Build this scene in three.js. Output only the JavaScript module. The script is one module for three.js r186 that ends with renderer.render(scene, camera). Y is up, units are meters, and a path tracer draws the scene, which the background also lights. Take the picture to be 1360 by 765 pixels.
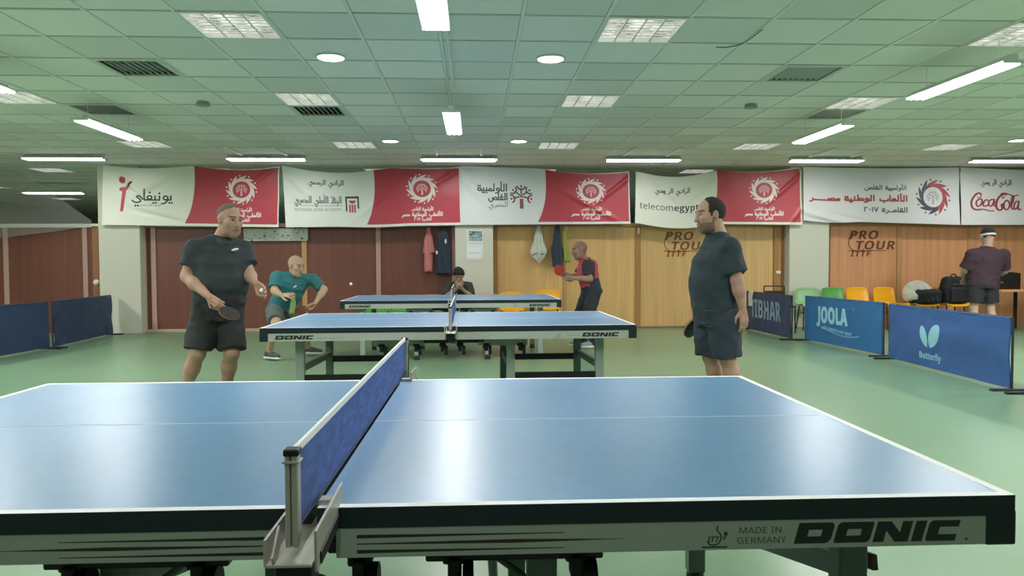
import * as THREE from 'three';
import { RoundedBoxGeometry } from 'three/addons/geometries/RoundedBoxGeometry.js';
import { mergeGeometries, mergeVertices } from 'three/addons/utils/BufferGeometryUtils.js';
import { RectAreaLightUniformsLib } from 'three/addons/lights/RectAreaLightUniformsLib.js';
import { FontLoader } from 'three/addons/loaders/FontLoader.js';
import { TextGeometry } from 'three/addons/geometries/TextGeometry.js';

// ---------------------------------------------------------------- camera, exposure, light levels
const scene = new THREE.Scene();
const camera = new THREE.PerspectiveCamera(2 * Math.atan(382.5 / 971.58) * 180 / Math.PI, 1360 / 765, 0.05, 80);
camera.position.set(0, 1.2232, 0);
camera.rotation.order = 'YXZ';
camera.rotation.set(-0.0347, -0.05, -0.0044);
const renderer = new THREE.WebGLRenderer({ antialias: true });
renderer.toneMapping = THREE.LinearToneMapping;
renderer.toneMappingExposure = 1.7;
renderer.shadowMap.enabled = true;
RectAreaLightUniformsLib.init();
const TROFFER_LIGHT = 0.4, BATTEN_LIGHT = 38, CEILING_BATTEN_LIGHT = 15, SIDE_LIGHT = 115, DOWN_LIGHT = 30;   // radiance of the lamps
const TROFFER_GLOW = 0.5, TUBE_GLOW = 5.0, DOWN_GLOW = 5;
const LAMP_COLOR = new THREE.Color(1.0, 0.985, 0.97);

const CEIL = 2.957, WALL_Z = -13.45, PILLAR_Z = -13.2, HALL_L = -13, HALL_R = 13.5, HALL_N = 5, HALL_F = -27;

// ---------------------------------------------------------------- helpers
function rng(seed) { let s = seed >>> 0; return () => { s = (s + 0x6D2B79F5) >>> 0; let t = s; t = Math.imul(t ^ (t >>> 15), t | 1); t ^= t + Math.imul(t ^ (t >>> 7), t | 61); return ((t ^ (t >>> 14)) >>> 0) / 4294967296; }; }
const rand = rng(77);
const hash = (x, y, z) => { let h = Math.imul(x, 374761393) + Math.imul(y, 668265263) + Math.imul(z, 1440662683); h = Math.imul(h ^ (h >>> 13), 1274126177); return ((h ^ (h >>> 16)) >>> 0) / 4294967296; };
function noise3(x, y, z) {
  const xi = Math.floor(x), yi = Math.floor(y), zi = Math.floor(z), s = (t) => t * t * (3 - 2 * t), u = s(x - xi), v = s(y - yi), w = s(z - zi);
  const l = (a, b, t) => a + (b - a) * t;
  return l(l(l(hash(xi, yi, zi), hash(xi + 1, yi, zi), u), l(hash(xi, yi + 1, zi), hash(xi + 1, yi + 1, zi), u), v),
    l(l(hash(xi, yi, zi + 1), hash(xi + 1, yi, zi + 1), u), l(hash(xi, yi + 1, zi + 1), hash(xi + 1, yi + 1, zi + 1), u), v), w) * 2 - 1;
}
const used = new Map();
function numbered(name) { const n = used.get(name) ?? 0; used.set(name, n + 1); return n ? `${name}_${String(n).padStart(3, '0')}` : name; }
function thing(name, label, category, pos = [0, 0, 0], turn = 0, group) {
  const o = new THREE.Group(); o.name = numbered(name); o.position.set(...pos); o.rotation.y = turn;
  o.userData = { label, category }; if (group) o.userData.group = group;
  scene.add(o); return o;
}
function part(name, geo, mat, parent, label) { const m = new THREE.Mesh(geo, mat); m.name = name; if (label) m.userData.label = label; parent.add(m); return m; }
function solo(name, label, category, geo, mat, pos = [0, 0, 0], group) {
  const m = new THREE.Mesh(geo, mat); m.name = numbered(name); m.position.set(...pos); m.userData = { label, category }; if (group) m.userData.group = group; scene.add(m); return m;
}
function struct(name, geo, mat) { const m = geo ? new THREE.Mesh(geo, mat) : new THREE.Group(); m.name = numbered(name); m.userData.kind = 'structure'; scene.add(m); return m; }
function copyOf(o, label, pos, turn) { const c = o.clone(); c.name = numbered(o.name.replace(/_\d{3}$/, '')); c.userData = { ...o.userData, label }; if (pos) c.position.set(...pos); if (turn !== undefined) c.rotation.y = turn; scene.add(c); return c; }
const box = (w, h, d, x = 0, y = 0, z = 0) => new THREE.BoxGeometry(w, h, d).translate(x, y, z);
const rbox = (w, h, d, x = 0, y = 0, z = 0, r = 0.004, s = 2) => new RoundedBoxGeometry(w, h, d, s, r).translate(x, y, z);
const V = (x, y, z) => new THREE.Vector3(x, y, z);
function rod(a, b, r0, r1 = r0, seg = 12) {
  const p = V(...a), q = V(...b), d = q.clone().sub(p), g = new THREE.CylinderGeometry(r1, r0, d.length(), seg);
  g.applyQuaternion(new THREE.Quaternion().setFromUnitVectors(V(0, 1, 0), d.clone().normalize()));
  const m = p.add(q).multiplyScalar(0.5); return g.translate(m.x, m.y, m.z);
}
function bar(a, b, w, h, r = 0.003) {      // square bar from a to b, w across, h in the plane with world up
  const p = V(...a), q = V(...b), d = q.clone().sub(p), L = d.length(); d.normalize();
  let s = V(0, 1, 0).cross(d); if (s.length() < 1e-3) s = V(1, 0, 0); s.normalize(); const u = d.clone().cross(s);
  const g = new RoundedBoxGeometry(w, h, L, 1, Math.min(r, w / 3, h / 3));
  g.applyMatrix4(new THREE.Matrix4().makeBasis(s, u, d)); const m = p.add(q).multiplyScalar(0.5); return g.translate(m.x, m.y, m.z);
}
const merge = (list) => mergeGeometries(list.map((g) => { const k = g.index ? g.toNonIndexed() : g; for (const n of Object.keys(k.attributes)) if (!['position', 'normal', 'uv'].includes(n)) k.deleteAttribute(n); return k; }));
const std = (color, roughness = 0.6, extra = {}) => new THREE.MeshStandardMaterial({ color, roughness, ...extra });
const phys = (color, roughness = 0.6, extra = {}) => new THREE.MeshPhysicalMaterial({ color, roughness, ...extra });
function dataTex(w, h, fn, srgb = true, repeat) {
  const d = new Uint8Array(w * h * 4);
  for (let y = 0; y < h; y++) for (let x = 0; x < w; x++) { const c = fn(x / w, y / h, x, y), i = (y * w + x) * 4; for (let k = 0; k < 3; k++) d[i + k] = Math.max(0, Math.min(255, Array.isArray(c) ? c[k] : c)); d[i + 3] = 255; }
  const t = new THREE.DataTexture(d, w, h); t.magFilter = THREE.LinearFilter; t.minFilter = THREE.LinearFilter; t.wrapS = t.wrapT = THREE.RepeatWrapping;
  if (srgb) t.colorSpace = THREE.SRGBColorSpace; if (repeat) t.repeat.set(...repeat); t.needsUpdate = true; return t;
}
function tnoise(u, v, n, m, seed) {       // value noise that tiles over [0,1)
  const x = u * n, y = v * m, xi = Math.floor(x), yi = Math.floor(y), s = (t) => t * t * (3 - 2 * t), a = s(x - xi), b = s(y - yi);
  const h = (i, j) => hash((i % n + n) % n, (j % m + m) % m, seed), l = (p, q, t) => p + (q - p) * t;
  return l(l(h(xi, yi), h(xi + 1, yi), a), l(h(xi, yi + 1), h(xi + 1, yi + 1), a), b) * 2 - 1;
}
function canvasTex(w, h, draw) {
  const c = document.createElement('canvas'); c.width = w; c.height = h; const g = c.getContext('2d'); g.lineCap = 'round'; g.lineJoin = 'round'; draw(g, w, h);
  const t = new THREE.CanvasTexture(c); t.colorSpace = THREE.SRGBColorSpace; t.magFilter = THREE.LinearFilter; return t;
}
const rgb = (r, g, b) => new THREE.Color().setRGB(r, g, b);
const hex = (h) => new THREE.Color(h);

// ---------------------------------------------------------------- signed-distance bodies (people, bags): surface nets
function surfaceNets(fn, lo, hi, cell, colorFn) {
  const n = [0, 1, 2].map((k) => Math.ceil((hi[k] - lo[k]) / cell) + 1), [nx, ny, nz] = n, B = 6;
  const val = new Float32Array(nx * ny * nz).fill(1), id = (i, j, k) => i + nx * (j + ny * k);
  const rad = cell * (B + 1) * 0.5 * 1.74 * 1.35;
  for (let k0 = 0; k0 < nz; k0 += B) for (let j0 = 0; j0 < ny; j0 += B) for (let i0 = 0; i0 < nx; i0 += B) {
    const h = cell * B * 0.5, d = fn(lo[0] + i0 * cell + h, lo[1] + j0 * cell + h, lo[2] + k0 * cell + h);
    const far = Math.abs(d) > rad;
    for (let k = k0; k < Math.min(k0 + B, nz); k++) for (let j = j0; j < Math.min(j0 + B, ny); j++) for (let i = i0; i < Math.min(i0 + B, nx); i++)
      val[id(i, j, k)] = far ? d : fn(lo[0] + i * cell, lo[1] + j * cell, lo[2] + k * cell);
  }
  const vid = new Int32Array(nx * ny * nz).fill(-1), pos = [], idx = [];
  const E = [[0, 1], [0, 2], [0, 4], [1, 3], [1, 5], [2, 3], [2, 6], [3, 7], [4, 5], [4, 6], [5, 7], [6, 7]];
  for (let k = 0; k < nz - 1; k++) for (let j = 0; j < ny - 1; j++) for (let i = 0; i < nx - 1; i++) {
    const v = []; let m = 0;
    for (let c = 0; c < 8; c++) { v[c] = val[id(i + (c & 1), j + ((c >> 1) & 1), k + (c >> 2))]; if (v[c] < 0) m |= 1 << c; }
    if (m === 0 || m === 255) continue;
    let x = 0, y = 0, z = 0, q = 0;
    for (const [a, b] of E) if ((v[a] < 0) !== (v[b] < 0)) { const t = v[a] / (v[a] - v[b]); x += (a & 1) + t * ((b & 1) - (a & 1)); y += ((a >> 1) & 1) + t * (((b >> 1) & 1) - ((a >> 1) & 1)); z += (a >> 2) + t * ((b >> 2) - (a >> 2)); q++; }
    vid[id(i, j, k)] = pos.length / 3; pos.push(lo[0] + (i + x / q) * cell, lo[1] + (j + y / q) * cell, lo[2] + (k + z / q) * cell);
  }
  const quad = (a, b, c, d, flip) => { if (a < 0 || b < 0 || c < 0 || d < 0) return; if (flip) idx.push(a, c, b, a, d, c); else idx.push(a, b, c, a, c, d); };
  for (let k = 1; k < nz - 1; k++) for (let j = 1; j < ny - 1; j++) for (let i = 1; i < nx - 1; i++) {
    const s = val[id(i, j, k)] < 0;
    if (s !== (val[id(i + 1, j, k)] < 0)) quad(vid[id(i, j - 1, k - 1)], vid[id(i, j, k - 1)], vid[id(i, j, k)], vid[id(i, j - 1, k)], !s);
    if (s !== (val[id(i, j + 1, k)] < 0)) quad(vid[id(i - 1, j, k - 1)], vid[id(i - 1, j, k)], vid[id(i, j, k)], vid[id(i, j, k - 1)], !s);
    if (s !== (val[id(i, j, k + 1)] < 0)) quad(vid[id(i - 1, j - 1, k)], vid[id(i, j - 1, k)], vid[id(i, j, k)], vid[id(i - 1, j, k)], !s);
  }
  const nor = new Float32Array(pos.length), e = cell * 0.5, col = colorFn ? new Float32Array(pos.length) : null;
  for (let i = 0; i < pos.length; i += 3) {
    const x = pos[i], y = pos[i + 1], z = pos[i + 2];
    let a = fn(x + e, y, z) - fn(x - e, y, z), b = fn(x, y + e, z) - fn(x, y - e, z), c = fn(x, y, z + e) - fn(x, y, z - e); const l = Math.hypot(a, b, c) || 1;
    nor[i] = a / l; nor[i + 1] = b / l; nor[i + 2] = c / l;
    if (col) { const q = colorFn(x, y, z); col[i] = q[0]; col[i + 1] = q[1]; col[i + 2] = q[2]; }
  }
  const g = new THREE.BufferGeometry(); g.setAttribute('position', new THREE.Float32BufferAttribute(pos, 3)); g.setAttribute('normal', new THREE.BufferAttribute(nor, 3));
  if (col) g.setAttribute('color', new THREE.BufferAttribute(col, 3)); g.setIndex(idx); return g;
}
const smin = (a, b, k) => { const h = Math.max(k - Math.abs(a - b), 0) / k; return Math.min(a, b) - h * h * k * 0.25; };
function cap(a, b, ra, rb = ra) {
  const bx = b[0] - a[0], by = b[1] - a[1], bz = b[2] - a[2], L = bx * bx + by * by + bz * bz || 1e-9;
  return (x, y, z) => { const px = x - a[0], py = y - a[1], pz = z - a[2], t = Math.max(0, Math.min(1, (px * bx + py * by + pz * bz) / L)); return Math.hypot(px - t * bx, py - t * by, pz - t * bz) - ra + (ra - rb) * t; };
}
function ell(c, r, basis) {               // basis: [right, up, forward] unit vectors, or world axes
  const m = Math.min(...r);
  return (x, y, z) => {
    let a = x - c[0], b = y - c[1], d = z - c[2];
    if (basis) { const [s, u, f] = basis, A = a * s[0] + b * s[1] + d * s[2], Bq = a * u[0] + b * u[1] + d * u[2]; d = a * f[0] + b * f[1] + d * f[2]; a = A; b = Bq; }
    const k = Math.hypot(a / r[0], b / r[1], d / r[2]); return (k - 1) * m * (k < 1 ? 1 : Math.min(1.6, 1 + 0.2 * (k - 1)));
  };
}
const add = (a, b, t = 1) => [a[0] + b[0] * t, a[1] + b[1] * t, a[2] + b[2] * t];
const sub = (a, b) => [a[0] - b[0], a[1] - b[1], a[2] - b[2]];
const dot = (a, b) => a[0] * b[0] + a[1] * b[1] + a[2] * b[2];
const cross = (a, b) => [a[1] * b[2] - a[2] * b[1], a[2] * b[0] - a[0] * b[2], a[0] * b[1] - a[1] * b[0]];
const norm = (a) => { const l = Math.hypot(...a) || 1; return [a[0] / l, a[1] / l, a[2] / l]; };
const lerp3 = (a, b, t) => [a[0] + (b[0] - a[0]) * t, a[1] + (b[1] - a[1]) * t, a[2] + (b[2] - a[2]) * t];
function blend(list, k) { return (x, y, z) => { let d = list[0](x, y, z); for (let i = 1; i < list.length; i++) d = smin(d, list[i](x, y, z), k); return d; }; }
// ---------------------------------------------------------------- materials of the place
const floorTex = dataTex(768, 768, (u, v) => {
  const a = tnoise(u, v, 3, 3, 1) * 0.6 + tnoise(u, v, 9, 9, 2) * 0.3 + tnoise(u, v, 30, 30, 3) * 0.1, f = tnoise(u, v, 300, 300, 4), k = 1 + a * 0.035 + f * 0.012;
  return [114 * k, 146 * k, 115 * k];
});
const floorRough = dataTex(512, 512, (u, v) => 86 + 10 * tnoise(u, v, 4, 4, 11) + 4 * tnoise(u, v, 12, 12, 12), false);
const M = {
  floor: phys(0xffffff, 1, { map: floorTex, roughnessMap: floorRough, specularIntensity: 1 }),
  tile: [0, 1, 2, 3].map((i) => std(hex(['#eae8e5', '#e4e2df', '#efece9', '#dfddda'][i]), 0.9, { bumpMap: dataTex(128, 128, (u, v) => 128 + 40 * tnoise(u, v, 24, 24, 20 + i) + 60 * tnoise(u, v, 64, 64, 30 + i), false), bumpScale: 0.0012 })),
  tbar: std(hex('#c6c4c1'), 0.6), tbarLight: std(hex('#e9e7e4'), 0.5), plenum: std(hex('#4a534e'), 0.95),
  white: std(hex('#e6e6dd'), 0.45), fixture: std(hex('#dfe2dd'), 0.35), pillar: std(hex('#cfcebf'), 0.8), vent: std(hex('#cfd2cc'), 0.5), ventDark: std(hex('#2c3631'), 0.8),
  wallPlain: std(hex('#b9b9ad'), 0.9), dark: std(hex('#15191a'), 0.5), black: std(hex('#101314'), 0.45), steel: std(hex('#8b918c'), 0.35, { metalness: 0.6 }), alu: std(hex('#b9b6aa'), 0.38, { metalness: 0.35 }),
};
function woodTex(base, amp, seed) { return dataTex(512, 512, (u, v) => { const g = tnoise(u, v, 90, 3, seed) * 0.55 + tnoise(u, v, 24, 2, seed + 1) * 0.6 + tnoise(u, v, 200, 10, seed + 2) * 0.35 + tnoise(u, v, 3, 4, seed + 3) * 0.5, k = 1 + amp * g; return [base[0] * k, base[1] * k, base[2] * k]; }); }
const redwood = woodTex([116, 68, 54], 0.07, 50), oak = woodTex([212, 171, 111], 0.055, 60), oakRed = woodTex([218, 156, 112], 0.055, 70);
M.redPanel = phys(0xffffff, 0.42, { map: redwood }); M.oakPanel = phys(0xffffff, 0.42, { map: oak }); M.peachPanel = phys(0xffffff, 0.42, { map: oakRed });
M.lightBatten = std(hex('#b8968a'), 0.6); M.oakBatten = std(hex('#bd9360'), 0.55); M.darkBatten = std(hex('#a37842'), 0.55); M.edgeWood = std(hex('#9a6a44'), 0.55);

// ---------------------------------------------------------------- floor and shell
const W = HALL_R - HALL_L, D = HALL_N - HALL_F, CX = (HALL_R + HALL_L) / 2, CZ = (HALL_N + HALL_F) / 2;
{
  const g = box(W + 0.4, 0.2, D + 0.4, CX, -0.1, CZ), uv = g.attributes.uv, p = g.attributes.position;
  for (let i = 0; i < uv.count; i++) uv.setXY(i, p.getX(i) / 7.3, p.getZ(i) / 7.3);
  struct('floor', g, M.floor);
}
struct('wall_left', box(0.2, 3.6, D + 0.4, HALL_L - 0.1, 1.8, CZ), M.wallPlain);
struct('wall_right', box(0.2, 3.6, D + 0.4, HALL_R + 0.1, 1.8, CZ), M.wallPlain);
struct('wall_near', box(W + 0.4, 3.6, 0.2, CX, 1.8, HALL_N + 0.1), M.wallPlain);
{
  const w = struct('wall_far', box(W + 0.4, 3.6, 0.2, CX, 1.8, HALL_F - 0.1), std(hex('#b4bcbc'), 0.9));
  for (let i = 0; i < 9; i++) part('panel', rbox(1.5, 1.5, 0.06, -11.5 + i * 2.6, 1.95, HALL_F + 0.03, 0.01), std(hex(i % 2 ? '#5a6a7a' : '#7d8890'), 0.5), w);
  part('rail', rbox(W, 0.16, 0.12, CX, 1.05, HALL_F + 0.06, 0.02), M.white, w);
}

// ---------------------------------------------------------------- ceiling: T-bar grid, tiles one by one as far as they can be told apart
const GX = 0.3435, GZ = -5.192, T = 0.6;
const cell = (kx, kz) => [GX + T * (kx + 0.5), GZ - T * (kz + 0.5)];
const ceiling = struct('ceiling', box(W + 0.4, 0.2, D + 0.4, CX, CEIL + 0.35, CZ), M.plenum);
const TROFF = [], VENTS = [[-6, 2], [-8, 5], [4, 2], [6, 5], [-4, 5]];
const cols = [-19, -14, -9, -4, 1, 6, 11, 16], rows = [-14, -10, -5, 0, 4, 9, 14, 19, 24, 29];
for (const kx of cols) for (const kz of rows) {
  const [x, z] = cell(kx, kz), seen = z < -4.6 && Math.abs(x - 0.05 * -z) < 0.72 * -z && (kz < 15 || x < -5);
  if (seen || (kx >= -9 && kx <= 6 && kz >= -5 && kz < 5)) TROFF.push([kx, kz]);
}
{
  const hole = new Set([...TROFF, ...VENTS].map(([a, b]) => a + ',' + b)), r = rng(5), rest = [];
  const kx0 = Math.ceil((HALL_L - GX) / T), kx1 = Math.floor((HALL_R - GX) / T), kz0 = Math.ceil((GZ - HALL_N) / T), kz1 = Math.floor((GZ - HALL_F) / T);
  const base = new RoundedBoxGeometry(T - 0.028, 0.018, T - 0.028, 1, 0.004), restGeo = box(T - 0.028, 0.018, T - 0.028);
  for (let kz = kz0; kz < kz1; kz++) for (let kx = kx0; kx < kx1; kx++) {
    if (hole.has(kx + ',' + kz)) continue;
    const [x, z] = cell(kx, kz), half = 0.72 * -z + 0.7, seen = z < -4.6 && z > -11.4 && Math.abs(x + z * -0.0 - 0.05 * -z) < half;
    const sag = r() < 0.16 ? r() * 0.012 : r() * 0.003, tx = (r() - 0.5) * (r() < 0.15 ? 0.03 : 0.006), tz = (r() - 0.5) * (r() < 0.15 ? 0.03 : 0.006);
    if (seen) { const m = part('ceiling_tile', base, M.tile[Math.floor(r() * 4)], ceiling); m.position.set(x, CEIL + 0.012 - sag * 0.3, z); m.rotation.set(tx * 0.5, 0, tz * 0.5); }
    else rest.push(restGeo.clone().translate(x, CEIL + 0.012, z));
  }
  const far = part('ceiling_tile', merge(rest), M.tile[0], ceiling); far.userData.kind = 'stuff';
  const gridA = [], gridB = [];
  for (let k = kx0; k <= kx1; k++) gridA.push(box(0.024, 0.03, D, GX + T * k, CEIL + 0.013, CZ));
  for (let k = kz0; k <= kz1; k++) gridB.push(box(W, 0.028, 0.024, CX, CEIL + 0.0135, GZ - T * k));
  for (const g of gridA) part('grid_runner', g, M.tbarLight, ceiling);
  for (const g of gridB) part('grid_cross_bar', g, M.tbar, ceiling);
}
// fill above the tiles at the room's border
struct('trim_1', box(W + 0.4, 0.06, 0.6, CX, CEIL + 0.04, HALL_N), M.tile[0]); struct('trim_2', box(W + 0.4, 0.06, 0.7, CX, CEIL + 0.04, HALL_F), M.tile[0]);
struct('trim_3', box(0.7, 0.06, D, HALL_L, CEIL + 0.04, CZ), M.tile[0]); struct('trim_4', box(0.7, 0.06, D, HALL_R, CEIL + 0.04, CZ), M.tile[0]);

// ---------------------------------------------------------------- lamps
function areaLamp(parent, w, l, y, radiance) {
  const a = new THREE.RectAreaLight(LAMP_COLOR, radiance, w, l); a.rotation.x = -Math.PI / 2; a.position.set(0, y, 0); a.name = 'lamp_light'; parent.add(a); return a;
}
M.diffuser = std(0xffffff, 0.5, { map: dataTex(128, 128, (u, v) => { const k = 0.8 + 0.25 * tnoise(u, v, 7, 7, 301) + 0.2 * tnoise(u, v, 22, 22, 302); return [232 * k, 226 * k, 220 * k]; }), emissiveMap: dataTex(128, 128, (u, v) => { const k = 0.72 + 0.3 * tnoise(u, v, 7, 7, 301) + 0.25 * tnoise(u, v, 22, 22, 302); return [255 * k, 250 * k, 245 * k]; }), emissive: rgb(1.0, 0.97, 0.93), emissiveIntensity: TROFFER_GLOW });
M.tubeGlow = std(hex('#ffffff'), 0.4, { emissive: rgb(0.97, 1, 0.96), emissiveIntensity: TUBE_GLOW });
M.downGlow = std(hex('#ffffff'), 0.4, { emissive: rgb(0.98, 1, 0.97), emissiveIntensity: DOWN_GLOW });
const louvre = (() => {
  const g = []; for (let i = 1; i < 4; i++) g.push(box(0.012, 0.012, 0.55, -0.275 + i * 0.1375, 0.012, 0)); for (let i = 1; i < 9; i++) g.push(box(0.55, 0.01, 0.006, 0, 0.012, -0.275 + i * 0.061)); return merge(g);
})();
const troffFrame = merge([box(0.024, 0.05, 0.6, -0.288, 0.02, 0), box(0.024, 0.05, 0.6, 0.288, 0.02, 0), box(0.552, 0.05, 0.024, 0, 0.02, 0.288), box(0.552, 0.05, 0.024, 0, 0.02, -0.288)]);
function troffer(kx, kz, label, hidden) {
  const [x, z] = cell(kx, kz), t = thing('ceiling_light', label, 'ceiling light', [x, CEIL, z], 0, hidden ? 'square ceiling lights outside the view' : 'square louvred ceiling lights');
  part('frame', troffFrame, M.fixture, t); part('louvre', louvre, M.fixture, t); part('diffuser', box(0.56, 0.01, 0.56, 0, 0.034, 0), M.diffuser, t);
  const a = areaLamp(t, 0.55, 0.55, 0.026, TROFFER_LIGHT); return t;
}
const troffRow = { 0: 'nearest row', 4: 'second row', 9: 'third row', 14: 'row half hidden by banners', 19: 'first row beyond the partition', 24: 'second row beyond the partition', 29: 'farthest row' };
const troffCol = { '-19': 'at the far left end', '-14': 'above the left blue barriers', '-9': 'left of the player in black polo', '-4': 'above the left end of the tables', 1: 'above the right end of the tables', 6: 'above the right blue barriers', 11: 'above the yellow chairs at the right', 16: 'at the far right end' };
for (const [kx, kz] of TROFF) {
  const [x, z] = cell(kx, kz), vis = z < -4.6 && Math.abs(x - 0.05 * -z) < 0.72 * -z;
  troffer(kx, kz, vis ? `square louvred ceiling light ${troffCol[kx]}, ${troffRow[kz] ?? 'far row'}` : 'square louvred ceiling light outside the view', !vis);
}
// suspended three-tube battens along the hall, and battens on the ceiling before the banners
function batten(label, x, y, z, turn, radiance, drop, group) {
  const t = thing('fluorescent_lamp', label, 'ceiling lamp', [x, y, z], turn, group), L = 1.24;
  part('reflector', merge([box(0.06, 0.045, L, 0, 0.042, 0), box(0.176, 0.006, L, 0, 0.022, 0), box(0.004, 0.012, L, -0.088, 0.018, 0), box(0.004, 0.012, L, 0.088, 0.018, 0), box(0.176, 0.03, 0.004, 0, 0.01, L / 2), box(0.176, 0.03, 0.004, 0, 0.01, -L / 2)]), M.fixture, t);
  for (const dx of [-0.055, 0, 0.055]) part('tube', rod([dx, 0, -0.59], [dx, 0, 0.59], 0.014, 0.014, 10), M.tubeGlow, t);
  if (drop) for (const dz of [-0.45, 0.45]) part('hanger', rod([0, 0.06, dz], [0, drop, dz], 0.003, 0.003, 6), M.tbarLight, t);
  areaLamp(t, 0.17, 1.18, -0.016, radiance); return t;
}
for (const [x, z, label] of [
  [-0.24, -4.09, 'suspended three tube lamp over the near table, cut by the top of the photo'], [-0.23, -7.86, 'suspended three tube lamp over the middle tables, end on to the camera'],
  [4.03, -5.94, 'larger suspended tube lamp slanting over the right barriers'], [4.06, -8.42, 'smaller suspended tube lamp slanting over the right barriers, farther in'],
  [-4.03, -8.36, 'suspended tube lamp slanting above the player in black polo'], [-4.02, -5.92, 'suspended tube lamp of which the left frame edge shows only the tip']])
  batten(label, x, 2.7, z, 0, BATTEN_LIGHT, CEIL - 2.7 - 0.001, 'suspended tube lamps');
for (const [x, z] of [[-4.03, -2.6], [4.03, -2.6], [-0.24, -0.32], [8.1, -8.4], [-8.1, -8.4], [8.1, -5.9], [-8.1, -5.9], [8.1, -3.4], [-8.1, -3.4]]) batten('suspended three tube lamp outside the view', x, 2.7, z, 0, x > -1 && x < 1 ? 8 : SIDE_LIGHT, CEIL - 2.7 - 0.001, 'tube lamps outside the view');
const overs = ['left of the pillar by the netting', 'above the first red and white banner', 'above the seam over the white centre pillar', 'above the banner of the telephone company', 'above the right white pillar', 'above the banner with the soft drink name'];
[[-6.49], [-3.33], [-0.25], [2.77], [5.85], [8.96]].forEach(([x], i) => {
  batten('tube lamp on the ceiling ' + overs[i], x, 2.89, -12.0, Math.PI / 2, CEILING_BATTEN_LIGHT, 0, 'tube lamps along the banner wall');
  if (i > 0) { const t = thing('cable_duct', 'pale ceiling ducts at the lamp ' + overs[i], 'cable duct', [x, CEIL - 0.012, -11.4], 0); part('duct', rbox(0.03, 0.022, 0.9, 0.35, 0, 0, 0.004), M.white, t); part('duct', rbox(0.03, 0.022, 0.9, -0.35, 0, 0, 0.004), M.white, t); }
});
for (const [x, z, label] of [[-5.6, -17.5, 'bright tube lamp in the dim hall behind the netting'], [-9, -16.2, 'tube lamp in the dim hall at the left edge'], [-3, -18, 'tube lamp in the dim hall behind the first banner gap'], [3, -18, 'tube lamp in the dim hall behind the second banner gap']])
  batten(label, x, 2.75, z, Math.PI / 2, 50, CEIL - 2.751, 'tube lamps of the hall beyond');
for (const [x, z, label] of [[-1.2, -6.27, 'large round downlight left of the suspended lamp'], [0.65, -6.25, 'large round downlight right of the suspended lamp'], [-1.19, -10.5, 'small round downlight left, before the banners'], [0.63, -10.47, 'small round downlight right, before the banners'], [7.82, -10.23, 'round downlight at the right frame edge'], [-6.2, -16.6, 'round downlight low beside the netting in the hall beyond']]) {
  const t = thing('downlight', label, 'ceiling lamp', [x, CEIL - 0.004, z], 0, 'round downlights');
  part('trim_ring', new THREE.TorusGeometry(0.118, 0.012, 8, 36).rotateX(Math.PI / 2), M.fixture, t); part('diffuser', new THREE.CylinderGeometry(0.112, 0.108, 0.016, 36), M.downGlow, t);
  const a = areaLamp(t, 0.17, 0.17, -0.014, DOWN_LIGHT);
}
// square air diffusers
const ventSlats = (() => { const g = []; for (let i = 0; i < 9; i++) g.push(box(0.004, 0.05, 0.5).rotateZ(0.5).translate(-0.22 + i * 0.055, 0.024, 0)); return g; })();
VENTS.forEach(([kx, kz], i) => {
  const [x, z] = cell(kx, kz), t = thing('air_vent', ['square air vent between the big left light and the left barriers', 'square air vent over the leftmost tube lamp', 'square slatted air vent right of the big right light', 'square air vent just behind the right louvred light', 'square air vent just behind the small left louvred light'][i], 'air vent', [x, CEIL, z], 0, 'square air vents');
  part('frame', merge([box(0.05, 0.012, 0.6, -0.275, 0, 0), box(0.05, 0.012, 0.6, 0.275, 0, 0), box(0.5, 0.012, 0.05, 0, 0, 0.275), box(0.5, 0.012, 0.05, 0, 0, -0.275)]), M.vent, t);
  part('backing', box(0.56, 0.01, 0.56, 0, 0.08, 0), M.ventDark, t); for (const s of ventSlats) part('slat', s, M.vent, t);
});
for (const [x, z, label] of [[3.05, -8.0, 'dark round detector on the ceiling above the right player'], [-2.9, -8.05, 'dark round detector on the ceiling above the left player']]) solo('smoke_detector', label, 'detector', new THREE.CylinderGeometry(0.06, 0.075, 0.04, 24), std(hex('#9aa39d'), 0.6), [x, CEIL - 0.02, z]);
{ const t = thing('loose_wire', 'loose dark wire hanging from a tile gap near the right light', 'wire', [2.05, CEIL, -5.72]); part('wire', new THREE.TubeGeometry(new THREE.CatmullRomCurve3([V(-0.12, -0.02, -0.1), V(-0.06, -0.035, -0.05), V(0.03, -0.03, 0), V(0.06, -0.03, 0.12), V(0.1, -0.004, 0.3)]), 24, 0.004, 6), std(hex('#5b645f'), 0.6), t); }
{ const t = thing('cable_duct', 'thin pale duct on the ceiling joining the two suspended centre lamps', 'cable duct', [-0.2, CEIL - 0.014, -5.95]); part('duct', rbox(0.022, 0.02, 2.6, 0, 0, 0, 0.004), M.tbarLight, t); }

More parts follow.
